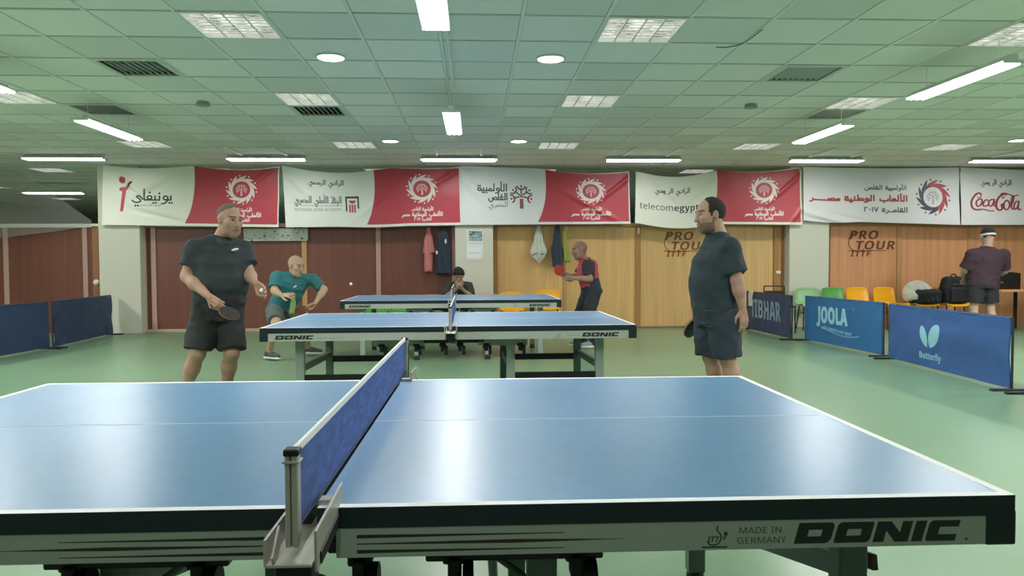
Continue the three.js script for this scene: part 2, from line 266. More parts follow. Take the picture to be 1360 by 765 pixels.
// ---------------------------------------------------------------- back partition: boards and battens one by one, white pillars
const back = struct('wall_back');
const PTOP = 1.905;
function boards(xs, mat, battenMats, top = PTOP) {
  for (let i = 0; i < xs.length - 1; i++) {
    const w = xs[i + 1] - xs[i], g = box(w - 0.012, top, 0.05, (xs[i] + xs[i + 1]) / 2, top / 2, WALL_Z - 0.025), uv = g.attributes.uv, p = g.attributes.position;
    for (let k = 0; k < uv.count; k++) uv.setXY(k, p.getX(k) / 2.1 + i * 0.37, p.getY(k) / 2.6);
    part('panel', g, mat, back);
  }
  xs.forEach((x, i) => { const m = battenMats[i]; if (m) part('batten', rbox(m[1], top, 0.03, x, top / 2, WALL_Z + 0.014, 0.004, 1), m[0], back); });
}
const LB = [M.lightBatten, 0.085], OB = [M.oakBatten, 0.09], DB = [M.darkBatten, 0.1], EW = [M.edgeWood, 0.11];
boards([-12.99, -11.2, -9.75, -8.32, -6.95, -6.6], M.redPanel, [null, LB, LB, LB, LB, null]); part('batten', rbox(0.11, PTOP, 0.05, -6.76, PTOP / 2, WALL_Z + 0.02, 0.004, 1), M.edgeWood, back);
boards([-5.93, -5.76, -4.45, -3.09, -1.76, -0.36], M.redPanel, [OB, LB, null, OB, LB, [M.lightBatten, 0.13]]);
boards([0.36, 1.65, 3.01, 4.4, 5.78], M.oakPanel, [DB, [M.oakBatten, 0.05], DB, null, EW]);
boards([6.6, 7.99, 9.36, 10.75, 12.1, 13.49], M.peachPanel, [[M.edgeWood, 0.12], [M.oakBatten, 0.09], [M.oakBatten, 0.08], [M.oakBatten, 0.08], [M.oakBatten, 0.08], null]);
part('batten', rbox(0.09, PTOP, 0.04, 5.62, PTOP / 2, WALL_Z + 0.02, 0.004, 1), M.darkBatten, back);
for (const [a, b, m] of [[-5.9, -0.4, M.lightBatten], [0.4, 5.75, M.oakBatten], [6.55, 13.4, M.oakBatten], [-12.9, -6.62, M.white]]) part('top_rail', rbox(b - a, 0.07, 0.07, (a + b) / 2, PTOP + 0.01, WALL_Z + 0.01, 0.006, 1), m, back);
struct('baseboard_left', rbox(5.5, 0.055, 0.03, -3.15, 0.028, WALL_Z + 0.045, 0.005, 1), std(hex('#b6a98a'), 0.6));
struct('baseboard_middle', rbox(5.3, 0.03, 0.025, 3.05, 0.015, WALL_Z + 0.04, 0.005, 1), std(hex('#7a7050'), 0.6));
for (const [x0, x1] of [[-6.6, -5.89], [-0.36, 0.325], [5.775, 6.52]]) {
  const p = struct('pillar', rbox(x1 - x0, CEIL + 0.02, 0.5, (x0 + x1) / 2, (CEIL + 0.02) / 2, PILLAR_Z - 0.25, 0.012, 2), M.pillar);
}
// ---------------------------------------------------------------- lettering drawn by hand
function donic(g, x, y, h, w, color) {            // heavy slanted capitals D O N I C in a box w wide, h high, top left at x, y
  g.save(); g.translate(x, y); g.transform(1, 0, -0.28, 1, h * 0.28, 0); g.fillStyle = color;
  const u = (w - h * 0.28) / 5.02, s = h * 0.27, hole = (a, b, c, d) => { g.rect(a, b, c, d); };
  const R = (a, b, c, d, r) => g.roundRect(a, b, c, d, r);
  let p = 0; g.beginPath(); R(p, 0, u * 1.12, h, [0, h * 0.22, h * 0.3, 0]); hole(p + u * 0.36, h * 0.34, u * 0.42, h * 0.32); g.fill('evenodd');
  p = u * 1.22; g.beginPath(); R(p, 0, u * 1.12, h, [h * 0.22, h * 0.12, h * 0.22, h * 0.12]); hole(p + u * 0.34, h * 0.34, u * 0.44, h * 0.32); g.fill('evenodd');
  p = u * 2.44; g.beginPath(); g.moveTo(p, h); g.lineTo(p, 0); g.lineTo(p + u * 0.42, 0); g.lineTo(p + u * 0.78, h * 0.55); g.lineTo(p + u * 0.78, 0); g.lineTo(p + u * 1.1, 0); g.lineTo(p + u * 1.1, h); g.lineTo(p + u * 0.68, h); g.lineTo(p + u * 0.34, h * 0.45); g.lineTo(p + u * 0.34, h); g.fill();
  p = u * 3.64; g.fillRect(p, 0, u * 0.34, h);
  p = u * 4.07; g.beginPath(); R(p, 0, u * 0.95, h, [h * 0.22, 0, 0, h * 0.16]); g.fill(); g.restore();
  return () => { };
}
function donicFull(g, x, y, h, w, color, bg) {
  donic(g, x, y, h, w, color); g.save(); g.translate(x, y); g.transform(1, 0, -0.28, 1, h * 0.28, 0); const u = (w - h * 0.28) / 5.02; g.fillStyle = bg; g.fillRect(u * 4.07 + u * 0.36, h * 0.32, u * 0.62, h * 0.36); g.restore();
}
function ittf(g, x, y, h, color) {
  g.save(); g.translate(x, y); g.strokeStyle = g.fillStyle = color; g.lineWidth = h * 0.06; g.font = `italic bold ${h * 0.34}px sans-serif`;
  g.fillText('ITT', h * 0.2, h * 0.72); g.fillText('F', h * 0.86, h * 0.66); g.beginPath(); g.moveTo(h * 0.68, h * 0.04); g.bezierCurveTo(h * 0.5, h * 0.3, h * 0.95, h * 0.3, h * 0.78, h * 0.66); g.bezierCurveTo(h * 0.66, h * 0.92, h * 0.3, h * 0.9, h * 0.24, h * 0.7); g.stroke();
  g.beginPath(); g.arc(h * 1.02, h * 0.36, h * 0.08, 0, 7); g.fill(); g.fillRect(0, h * 0.9, h * 1.08, h * 0.07); g.restore();
}
const APRON = '#a3aaa0', INK = '#1d2723', APRON_BG = APRON;
// both skirts: 1.271 m x 0.057 m; x is measured from the net end outwards
function apronTex(side, detail) {
  return canvasTex(2048, 92, (g, w, h) => {
    g.fillStyle = APRON_BG; g.fillRect(0, 0, w, h); const k = w / 1.271, X = (u) => (side > 0 ? u - 0.04 : 1.271 - (u - 0.04)) * k;
    const stripe = (u0, u1, y, t0, t1, mid, c) => { g.fillStyle = c; g.beginPath(); if (mid) { const um = u0 + (u1 - u0) * 0.58; g.moveTo(X(u0), y - t0 / 2); g.lineTo(X(um), y - t1 / 2); g.lineTo(X(u1), y); g.lineTo(X(um), y + t1 / 2); g.lineTo(X(u0), y + t0 / 2); } else { g.moveTo(X(u0), y - t0 / 2); g.lineTo(X(u1), y - t1 / 2); g.lineTo(X(u1), y + t1 / 2); g.lineTo(X(u0), y + t0 / 2); } g.fill(); };
    if (detail) { stripe(0.079, 0.475, 27, 11, 2, false, INK); stripe(0.079, 0.6, 50, 3, 12, true, '#4a2d28'); stripe(0.079, 0.6, 50, 3, 7, true, INK); stripe(0.079, 0.475, 74, 11, 2, false, INK); }
    if (side > 0) {
      if (detail) { ittf(g, X(0.744), 14, 74, '#2b3531'); g.fillStyle = '#3b4641'; g.font = '27px sans-serif'; g.save(); g.translate(X(0.812), 42); g.scale(1.3, 1); g.fillText('MADE IN', 4, 0); g.fillText('GERMANY', 0, 32); g.restore(); donicFull(g, X(0.925), 12, 66, 0.335 * k, INK, APRON_BG); g.fillStyle = INK; g.beginPath(); g.arc(X(1.272), 74, 4, 0, 7); g.fill(); }
      else { ittf(g, X(0.765), 16, 62, '#66736c'); g.fillStyle = '#66736c'; g.fillRect(X(0.85), 54, 0.1 * k, 4); donicFull(g, X(0.965), 24, 48, 0.275 * k, INK, APRON_BG); }
    } else if (detail) donicFull(g, X(1.26), 12, 66, 0.335 * k, INK, APRON_BG);
    else { donicFull(g, X(1.262), 24, 48, 0.275 * k, INK, APRON_BG); g.fillStyle = '#66736c'; g.font = '25px sans-serif'; g.save(); g.translate(X(0.965), 66); g.scale(1.35, 1); g.fillText('waldner  classic  25', 0, 0); g.restore(); }
  });
}
const blueTex = dataTex(512, 512, (u, v) => { const k = 1 + 0.03 * tnoise(u, v, 5, 5, 90) + 0.02 * tnoise(u, v, 60, 60, 91); return [104 * k, 150 * k, 192 * k]; });
M.tableBlue = phys(0xffffff, 0.325, { map: blueTex, ior: 1.7, specularIntensity: 1 });
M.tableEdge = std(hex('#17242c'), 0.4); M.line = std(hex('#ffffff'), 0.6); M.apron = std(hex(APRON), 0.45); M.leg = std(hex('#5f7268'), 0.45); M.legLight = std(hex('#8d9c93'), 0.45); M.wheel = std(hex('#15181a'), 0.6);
const apronMats = (side, detail) => { const t = std(0xffffff, 0.45, { map: apronTex(side, detail) }); return [M.apron, M.apron, M.apron, M.apron, t, t]; };
const AP = { near: { '1': apronMats(1, true), '-1': apronMats(-1, true) }, far: { '1': apronMats(1, false), '-1': apronMats(-1, false) } };
function table(label, x, z, turn, near) {
  const t = thing('table_tennis_table', label, 'table', [x, 0, z], turn, 'blue table tennis tables'), A = near ? AP.near : AP.far;
  for (const s of [-1, 1]) {
    const cx = s * (0.6875), top = part('tabletop', [0].map(() => { const g = box(1.364, 0.04, 1.525, 0, -0.005, 0); return g; })[0], [M.tableEdge, M.tableEdge, M.tableBlue, M.tableEdge, M.tableEdge, M.tableEdge], t);
    top.position.set(cx, 0.745, 0);
    for (const v of [-1, 1]) part('white_line', box(1.364, 0.0007, 0.02, 0, 0.0153, v * 0.7525), M.line, top);
    part('white_line', box(0.02, 0.0007, 1.485, s * 0.672, 0.0153, 0), M.line, top); part('white_line', box(1.344, 0.0007, 0.003, -s * 0.01, 0.0153, 0), M.line, top);
    for (const v of [-1, 1]) {
      const b = part('apron', box(1.271, 0.057, 0.022, 0, 0, 0), A[v > 0 ? s : -s], t); b.position.set(s * 0.6755, 0.6915, v * 0.7505); if (v < 0) { b.rotation.y = Math.PI; }
      part('corner_cap', rbox(0.062, 0.07, 0.055, s * 1.342, 0.6955, v * 0.736, 0.005, 2), M.tableEdge, t);
    }
    part('end_rail', rbox(0.022, 0.057, 1.42, s * 1.359, 0.6915, 0, 0.003, 1), M.apron, t); part('cross_rail', rbox(0.03, 0.05, 1.46, s * 0.055, 0.69, 0, 0.003, 1), M.black, t);
    const legZ = [0.59, -0.55];
    for (const u of [1.122, 0.445]) for (const v of legZ) {
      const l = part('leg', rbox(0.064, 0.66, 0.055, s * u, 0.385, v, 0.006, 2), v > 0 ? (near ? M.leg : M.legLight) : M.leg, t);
      part('foot', new THREE.CylinderGeometry(0.03, 0.038, 0.06, 20).translate(s * u, 0.028, v), M.wheel, l);
    }
    for (const v of legZ) part('stretcher', rbox(0.62, 0.055, 0.035, s * 0.788, 0.365, v, 0.004, 1), M.black, t);
    const h = near ? [0.54, 0.26] : [0.43, 0.4];
    for (const u of [1.13, 0.445]) part('brace', bar([s * u, h[0], 0.56], [s * u, h[1], -0.53], 0.03, 0.05), M.leg, t);
    if (near) { part('strut', bar([s * 1.17, 0.54, 0.56], [s * 1.17, 0.31, -0.5], 0.012, 0.02), M.alu, t); part('strut', bar([s * 1.2, 0.545, 0.56], [s * 1.2, 0.33, -0.45], 0.016, 0.035), std(hex('#5a4a2c'), 0.6), t); part('strut', rod([s * 0.335, 0.625, 0.46], [s * 0.36, 0.2, 0.42], 0.011), M.steel, t); part('strut', rod([s * 0.3, 0.645, 0.5], [s * 0.262, 0.62, 0.5], 0.008), M.black, t); part('strut', rod([s * 0.262, 0.62, 0.5], [s * 0.42, 0.5, 0.5], 0.008), M.leg, t); }
    // folding transport beam with castors, tucked up under the top for play
    part('transport_beam', rbox(0.37, 0.05, 0.045, s * 0.385, 0.63, 0.63, 0.005, 1), near ? M.black : M.legLight, t);
    part('transport_beam', rbox(0.25, 0.03, 0.045, s * 0.125, 0.642, 0.63, 0.005, 1), M.black, t);
    for (const u of [0.26, 0.515, 0.065]) {
      const c = part('castor', merge([rbox(0.05, 0.025, 0.05, s * u, 0.612, 0.63, 0.006, 2), rbox(0.028, 0.05, 0.05, s * u, 0.59, 0.64, 0.006, 2)]), M.wheel, t);
      part('wheel', new THREE.CylinderGeometry(0.035, 0.035, 0.022, 28).rotateZ(Math.PI / 2).translate(s * u + 0.028, 0.572, 0.65), M.wheel, c);
    }
  }
  return t;
}
table('nearest large blue table, its printed side filling the bottom of the photo', -0.302, -2.1496, -0.007, true);
table('middle blue table between the two standing players in black', -0.188, -6.099, 0.009, false);
table('farthest small blue table, played by the men in teal and red', -0.305, -9.8585, 0.013, false);

// nets
const netTex = dataTex(512, 128, (u, v, x, y) => { const k = 0.78 + 0.3 * (hash(x, y, 3) - 0.3) + ((x % 3 === 0 || y % 3 === 0) ? 0.22 : 0) + 0.12 * tnoise(u, v, 40, 12, 44); return [80 * k, 106 * k, 172 * k]; });
M.net = std(0xffffff, 0.8, { map: netTex }); M.tape = std(hex('#fbfbf6'), 0.6); M.cord = std(hex('#22365f'), 0.7);
function net(label, x, z, turn) {
  const t = thing('table_tennis_net', label, 'net', [x, 0.7605, z], turn, 'nets clamped on the tables');
  const g = new THREE.BoxGeometry(0.003, 0.128, 1.8, 1, 4, 40).translate(0, 0.075, 0); part('mesh', g, M.net, t); part('tape', rbox(0.007, 0.016, 1.81, 0, 0.1455, 0, 0.003, 2), M.tape, t); part('cord', rod([0.003, 0.011, -0.9], [0.003, 0.011, 0.9], 0.0028, 0.0028, 6), M.cord, t);
  for (const s of [-1, 1]) {
    const p = part('post', merge([rbox(0.009, 0.165, 0.024, -0.0065, 0.07, s * 0.915, 0.003, 2), rbox(0.011, 0.165, 0.024, 0.0055, 0.07, s * 0.915, 0.003, 2), rbox(0.02, 0.16, 0.014, 0, 0.068, s * 0.912, 0.003, 2)]), M.alu, t);
    part('cap', rbox(0.026, 0.012, 0.027, 0, 0.1475, s * 0.915, 0.003, 2), M.black, p); part('collar', rbox(0.028, 0.004, 0.03, 0, 0.132, s * 0.915, 0.001, 1), M.alu, p);
    const c = part('clamp', merge([rbox(0.075, 0.006, 0.24, 0, -0.034, s * 0.83, 0.002, 1), bar([0.043, 0.0, s * 0.715], [0.043, -0.012, s * 0.945], 0.005, 0.07, 0.001), bar([-0.04, -0.012, s * 0.79], [-0.04, -0.014, s * 0.945], 0.005, 0.046, 0.001), rbox(0.08, 0.012, 0.03, 0, 0.004, s * 0.732, 0.002, 1), bar([-0.026, 0.01, s * 0.9], [-0.026, -0.03, s * 0.945], 0.004, 0.03, 0.001)]), M.alu, t);
    part('grip_plate', bar([0.0475, -0.018, s * 0.74], [0.0475, -0.03, s * 0.925], 0.003, 0.022, 0.001), M.dark, c);
    part('clamp_block', rbox(0.066, 0.05, 0.05, 0, -0.06, s * 0.9, 0.008, 2), M.black, t);
    const k = part('clamp_knob', merge([new THREE.CylinderGeometry(0.03, 0.032, 0.02, 28).translate(0.018, -0.098, s * 0.88), new THREE.CylinderGeometry(0.012, 0.012, 0.05, 16).translate(0.018, -0.07, s * 0.88)]), M.wheel, t);
  }
  return t;
}
net('large blue net with white tape across the nearest table', -0.302, -2.1496, -0.007);
net('blue net across the middle table', -0.188, -6.099, 0.009); net('small blue net across the farthest table', -0.305, -9.8585, 0.013);
// ---------------------------------------------------------------- Arabic lettering drawn as strokes (right to left)
function arabic(g, text, xr, base, h, width, lw, color) {
  const NJ = 'اأدروة آ', cmds = []; let pen = 0; const D = (x, y) => cmds.push(['d', pen + x, y]), P = (...a) => cmds.push(['p', ...a.map(([x, y]) => [pen + x, y])]), Rg = (x, y, r) => cmds.push(['r', pen + x, y, r]);
  const Q = (a, b, c) => { const q = []; for (let i = 0; i <= 8; i++) { const t = i / 8; q.push([(1 - t) * (1 - t) * a[0] + 2 * t * (1 - t) * b[0] + t * t * c[0], (1 - t) * (1 - t) * a[1] + 2 * t * (1 - t) * b[1] + t * t * c[1]]); } return q; };
  const s = [...text];
  s.forEach((ch, i) => {
    const jp = i > 0 && s[i - 1] !== ' ' && !NJ.includes(s[i - 1]), jn = i < s.length - 1 && s[i + 1] !== ' ' && !NJ.includes(ch); let w = 0.3;
    const line = (a, b) => P([a, 0], [b, 0]);
    if (ch === ' ') w = 0.28;
    else if (ch === 'ـ') { w = 0.35; line(0, w); }
    else if ('اأ'.includes(ch)) { w = 0.2; P([0.1, 0.74], [0.1, 0]); if (jp) line(0, 0.1); if (ch === 'أ') D(0.1, 0.92); }
    else if (ch === 'ل') { if (jn) { w = 0.24; P([0.1, 0.74], [0.1, 0], [w, 0]); if (jp) line(0, 0.1); } else { w = 0.55; P([0.1, 0.74], [0.1, -0.02], ...Q([0.1, -0.02], [0.12, -0.25], [0.3, -0.24]), ...Q([0.3, -0.24], [0.48, -0.24], [0.48, 0])); } }
    else if ('بتني'.includes(ch)) {
      const dots = (x) => { if (ch === 'ن') D(x, 0.46); if (ch === 'ت') { D(x - 0.07, 0.46); D(x + 0.07, 0.46); } if (ch === 'ب') D(x, -0.2); if (ch === 'ي') { D(x - 0.07, -0.2); D(x + 0.07, -0.2); } };
      if (jn) { w = 0.26; P([0.12, 0.27], [0.12, 0], [w, 0]); if (jp) line(0, 0.12); dots(0.13); }
      else if (ch === 'ي') { w = 0.66; P([0, 0.05], ...Q([0, 0.05], [0.22, 0.42], [0.36, 0.2]), ...Q([0.36, 0.2], [0.1, 0.02], [0.12, -0.1]), ...Q([0.12, -0.1], [0.4, -0.3], [0.62, -0.05])); D(0.28, -0.4); D(0.43, -0.4); }
      else if (ch === 'ن') { w = 0.5; P([0.05, 0.25], ...Q([0.05, 0.25], [0.05, -0.25], [0.25, -0.25]), ...Q([0.25, -0.25], [0.45, -0.25], [0.45, 0.1])); dots(0.25); }
      else { w = 0.75; P([0.05, 0.25], [0.05, 0], [0.66, 0], [0.66, 0.25]); dots(0.36); }
    }
    else if (ch === 'ر') { w = 0.32; if (jp) line(0, 0.1); P([0.1, 0.2], [0.1, 0], ...Q([0.1, 0], [0.12, -0.24], [0.32, -0.24])); }
    else if (ch === 'د') { w = 0.34; P([0.12, 0.42], ...Q([0.12, 0.42], [0.0, 0.1], [0.05, 0]), [0.3, 0]); if (jp) line(0, 0.1); }
    else if (ch === 'و') { w = 0.4; Rg(0.16, 0.14, 0.13); if (jp) line(0, 0.1); P([0.03, 0.12], ...Q([0.03, 0.12], [0.06, -0.25], [0.38, -0.25])); }
    else if (ch === 'م') { if (jn) { w = 0.36; Rg(0.17, 0.1, 0.12); P([0.2, 0], [w, 0]); if (jp) line(0, 0.12); } else { w = 0.36; Rg(0.16, 0.06, 0.12); if (jp) line(0, 0.1); P([0.28, 0.02], [0.28, -0.32]); } }
    else if (ch === 'س') { w = jn ? 0.52 : 0.98; P([0, 0], [0, 0.25], [0, 0], [0.16, 0], [0.16, 0.25], [0.16, 0], [0.32, 0], [0.32, 0.25], [0.32, 0], [0.5, 0]); if (!jn) P([0.5, 0.2], ...Q([0.5, 0.2], [0.5, -0.25], [0.7, -0.25]), ...Q([0.7, -0.25], [0.92, -0.25], [0.92, 0.1])); }
    else if (ch === 'ص') { w = jn ? 0.62 : 1.02; P(...Q([0.04, 0.02], [0.06, 0.32], [0.26, 0.26]), ...Q([0.26, 0.26], [0.46, 0.2], [0.46, 0]), [0.04, 0.0]); P([0.46, 0], [0.55, 0.22], [0.55, 0]); if (jn) P([0.5, 0], [w, 0]); else P([0.55, 0.1], ...Q([0.55, 0.1], [0.55, -0.25], [0.75, -0.25]), ...Q([0.75, -0.25], [0.96, -0.25], [0.96, 0.1])); }
    else if (ch === 'ط') { w = 0.58; P(...Q([0.04, 0.02], [0.06, 0.32], [0.26, 0.26]), ...Q([0.26, 0.26], [0.46, 0.2], [0.46, 0]), [0, 0]); P([0.46, 0.74], [0.46, 0], [w, 0]); }
    else if (ch === 'ع') { if (jp && jn) { w = 0.38; Rg(0.18, 0.18, 0.12); line(0, w); } else if (jn) { w = 0.4; P(...Q([0.3, 0.4], [0.02, 0.4], [0.06, 0.16]), ...Q([0.06, 0.16], [0.1, 0], [w, 0])); } else { w = 0.5; Rg(0.16, 0.14, 0.11); if (jp) line(0, 0.1); P([0.1, 0.02], ...Q([0.1, 0.02], [0.0, -0.36], [0.45, -0.34])); } }
    else if ('فق'.includes(ch)) { w = 0.38; Rg(0.17, 0.17, 0.12); line(jp ? 0 : 0.1, jn ? w : w + 0.15); if (ch === 'ف') D(0.17, 0.52); else { D(0.1, 0.52); D(0.24, 0.52); } if (!jn) w += 0.2; }
    else if (ch === 'ك') { w = 0.52; P([0.4, 0.74], [0.14, 0.46], [0.36, 0]); line(0, w); if (!jn) { P([0.06, 0.7], [0.06, 0]); } }
    else if (ch === 'ه') { w = 0.4; Rg(0.19, 0.14, 0.14); line(jp ? 0 : 0.1, w); }
    else if (ch === 'ة') { w = 0.4; Rg(0.2, 0.14, 0.14); if (jp) line(0, 0.12); D(0.13, 0.5); D(0.28, 0.5); }
    else if (ch === 'خ') { w = 0.46; P([0.06, 0.3], ...Q([0.06, 0.3], [0.3, 0.44], [0.38, 0.24]), [0.05, 0]); line(0, w); D(0.22, 0.56); }
    else if (ch === '٢') { w = 0.36; P([0.3, 0], [0.3, 0.66], ...Q([0.3, 0.66], [0.26, 0.46], [0.08, 0.66])); }
    else if (ch === '٠') { w = 0.3; D(0.15, 0.3); }
    else if (ch === '١') { w = 0.24; P([0.12, 0.66], [0.12, 0]); }
    else if (ch === '٧') { w = 0.42; P([0.04, 0.66], [0.2, 0], [0.36, 0.66]); }
    pen += w;
  });
  const kx = width ? width / pen : h; g.save(); g.strokeStyle = g.fillStyle = color; g.lineWidth = lw;
  const X = (x) => xr - x * kx, Y = (y) => base - y * h;
  for (const c of cmds) { g.beginPath(); if (c[0] === 'd') { g.arc(X(c[1]), Y(c[2]), lw * 0.68, 0, 7); g.fill(); } else if (c[0] === 'r') { g.ellipse(X(c[1]), Y(c[2]), c[3] * kx, c[3] * h, 0, 0, 7); g.stroke(); } else { c.slice(1).forEach(([x, y], i) => (i ? g.lineTo(X(x), Y(y)) : g.moveTo(X(x), Y(y)))); g.stroke(); } }
  g.restore();
}
// emblem of figures in a ring (x, y, radius r)
function figures(g, x, y, r, colors) {
  g.save(); g.translate(x, y); g.lineWidth = r * 0.11;
  for (let i = 0; i < 5; i++) {
    const a = (i - 2) * 0.92; g.save(); g.rotate(a); g.strokeStyle = g.fillStyle = colors[i % colors.length];
    g.beginPath(); g.moveTo(0, -r * 0.18); g.lineTo(0, -r * 0.6); g.moveTo(-r * 0.3, -r * 0.78); g.quadraticCurveTo(-r * 0.22, -r * 0.55, 0, -r * 0.55); g.quadraticCurveTo(r * 0.22, -r * 0.55, r * 0.3, -r * 0.78); g.stroke(); g.beginPath(); g.arc(0, -r * 0.8, r * 0.08, 0, 7); g.fill(); g.restore();
  }
  g.strokeStyle = g.fillStyle = colors[0]; g.lineWidth = r * 0.12; g.beginPath(); g.moveTo(-r * 0.06, r * 0.95); g.lineTo(-r * 0.06, r * 0.25); g.moveTo(r * 0.08, r * 0.95); g.lineTo(r * 0.08, r * 0.25); g.stroke(); g.beginPath(); g.arc(0, r * 0.0, r * 0.1, 0, 7); g.fill(); g.restore();
}
function sunRing(g, x, y, r, color, dotColor) {      // a ring with ten blades that whirl outward, a dot between each
  g.save(); g.translate(x, y);
  for (let i = 0; i < 10; i++) {
    const c = typeof color === 'function' ? color(i) : color; g.save(); g.rotate(i * Math.PI / 5); g.fillStyle = c; g.beginPath(); g.arc(0, 0, r * 0.68, -2.0, -1.5); g.quadraticCurveTo(r * 0.12, -r * 0.78, r * 0.33, -r * 1.0); g.quadraticCurveTo(-r * 0.02, -r * 0.96, -r * 0.34, -r * 0.72); g.fill();
    g.strokeStyle = c; g.lineWidth = r * 0.15; g.lineCap = 'butt'; g.beginPath(); g.arc(0, 0, r * 0.66, -2.0, -1.2); g.stroke(); g.fillStyle = dotColor ?? c; g.beginPath(); g.arc(-r * 0.14, -r * 1.0, r * 0.06, 0, 7); g.fill(); g.restore();
  }
  g.restore();
}
const RED = '#bd4653', WHITE = '#e6e9e3', INKG = '#45403e';
function redHalf(g, w, h, x0, xm) {                  // red field with a bowed left edge
  g.fillStyle = RED; g.beginPath(); g.moveTo(x0, 0); g.bezierCurveTo(x0 + w * 0.012, h * 0.45, x0 - w * 0.01, h * 0.75, x0 - w * 0.05, h * 0.955); g.lineTo(w * 0.993, h * 0.955); g.lineTo(w * 0.993, h * 0.02); g.closePath(); g.fill();
  sunRing(g, xm, h * 0.36, h * 0.25, '#e8dfdc'); g.fillStyle = RED; g.beginPath(); g.arc(xm, h * 0.36, h * 0.145, 0, 7); g.fill(); figures(g, xm, h * 0.36, h * 0.11, ['#e8cfcf']);
  arabic(g, 'الأولمبية الخاص', xm + w * 0.062, h * 0.735, h * 0.075, w * 0.125, 4, '#f0dcdc'); arabic(g, 'الألعاب الوطنية مصر', xm + w * 0.115, h * 0.83, h * 0.085, w * 0.235, 5, '#f5e9e8'); arabic(g, 'القاهرة ٧١٠٢', xm + w * 0.05, h * 0.91, h * 0.07, w * 0.1, 4, '#f0dcdc');
}
const BW = 1024, BH = 352;
const bannerTex = {
  first: canvasTex(BW, BH, (g, w, h) => {
    g.fillStyle = '#eaeade'; g.fillRect(0, 0, w, h); redHalf(g, w, h, w * 0.515, w * 0.785);
    g.fillStyle = RED; g.beginPath(); g.arc(w * 0.112, h * 0.225, h * 0.058, 0, 7); g.fill(); g.beginPath(); g.moveTo(w * 0.098, h * 0.36); g.lineTo(w * 0.125, h * 0.34); g.lineTo(w * 0.135, h * 0.37); g.lineTo(w * 0.118, h * 0.76); g.lineTo(w * 0.1, h * 0.77); g.lineTo(w * 0.112, h * 0.42); g.lineTo(w * 0.094, h * 0.41); g.fill(); g.beginPath(); g.moveTo(w * 0.125, h * 0.36); g.lineTo(w * 0.152, h * 0.25); g.lineTo(w * 0.166, h * 0.26); g.lineTo(w * 0.136, h * 0.4); g.fill();
    g.fillStyle = '#33302f'; g.beginPath(); g.moveTo(w * 0.145, h * 0.3); g.lineTo(w * 0.155, h * 0.24); g.lineTo(w * 0.17, h * 0.245); g.lineTo(w * 0.152, h * 0.33); g.fill();
    arabic(g, 'يونيفاي', w * 0.395, h * 0.56, h * 0.25, w * 0.23, 9, '#3b3a3a'); g.globalAlpha = 0.5; arabic(g, 'الأولمبية الخاص المصري', w * 0.33, h * 0.66, h * 0.05, w * 0.12, 2, '#77716c'); g.globalAlpha = 1;
  }),
  bank: canvasTex(BW, BH, (g, w, h) => {
    g.fillStyle = WHITE; g.fillRect(0, 0, w, h); redHalf(g, w, h, w * 0.51, w * 0.78);
    arabic(g, 'الراعي الرسمي', w * 0.34, h * 0.24, h * 0.12, w * 0.2, 5, '#5c5b58'); arabic(g, 'البنك الأهلي المصري', w * 0.325, h * 0.58, h * 0.16, w * 0.27, 6, '#77787a');
    g.strokeStyle = '#9a9b98'; g.lineWidth = 3; g.beginPath(); g.moveTo(w * 0.055, h * 0.63); g.lineTo(w * 0.325, h * 0.63); g.stroke(); g.fillStyle = '#8d8e8b'; g.font = '25px sans-serif'; g.save(); g.translate(w * 0.055, h * 0.73); g.scale(0.98, 1); g.fillText('NATIONAL BANK OF EGYPT', 0, 0, w * 0.27); g.restore();
    g.fillStyle = '#33393a'; g.fillRect(w * 0.345, h * 0.46, w * 0.075, h * 0.035); g.fillRect(w * 0.345, h * 0.46, w * 0.008, h * 0.27); g.fillRect(w * 0.412, h * 0.46, w * 0.008, h * 0.22); g.fillStyle = RED; g.beginPath(); g.arc(w * 0.383, h * 0.535, h * 0.055, 0, Math.PI); g.fill(); for (let i = 0; i < 3; i++) g.fillRect(w * (0.364 + i * 0.014), h * 0.61, w * 0.009, h * 0.14);
  }),
  olympic: canvasTex(BW, BH, (g, w, h) => {
    g.fillStyle = '#e0e3e6'; g.fillRect(0, 0, w, h); redHalf(g, w, h, w * 0.5, w * 0.77);
    arabic(g, 'الأولمبية', w * 0.275, h * 0.41, h * 0.16, w * 0.18, 8, '#55595b'); arabic(g, 'الخاص', w * 0.275, h * 0.565, h * 0.15, w * 0.115, 8, '#55595b'); arabic(g, 'المصري', w * 0.275, h * 0.685, h * 0.12, w * 0.115, 5, '#a08f8f'); figures(g, w * 0.355, h * 0.5, h * 0.22, ['#7c3b3f', '#5f5a5a', '#6a4648', '#5f5a5a', '#7c3b3f']);
  }),
  telecom: canvasTex(BW, BH, (g, w, h) => {
    g.fillStyle = '#e6e6da'; g.fillRect(0, 0, w, h); redHalf(g, w, h, w * 0.49, w * 0.775);
    arabic(g, 'الراعي الرئيسي', w * 0.33, h * 0.35, h * 0.13, w * 0.215, 5, '#4b4a45'); g.fillStyle = '#4a4a46'; g.font = '58px sans-serif'; g.fillText('telecom', w * 0.025, h * 0.7); const m = g.measureText('telecom').width; g.font = 'bold 58px sans-serif'; g.fillText('egypt', w * 0.025 + m, h * 0.7);
  }),
  games: canvasTex(BW, BH, (g, w, h) => {
    g.fillStyle = '#e2e0e4'; g.fillRect(0, 0, w, h); arabic(g, 'الأولمبية الخاص', w * 0.66, h * 0.39, h * 0.1, w * 0.27, 6, '#5a5860'); arabic(g, 'الألعاب الوطنية مصـــر', w * 0.665, h * 0.6, h * 0.13, w * 0.625, 10, '#a8404a'); arabic(g, 'القاهـرة ٧١٠٢', w * 0.665, h * 0.8, h * 0.11, w * 0.28, 7, '#55535a');
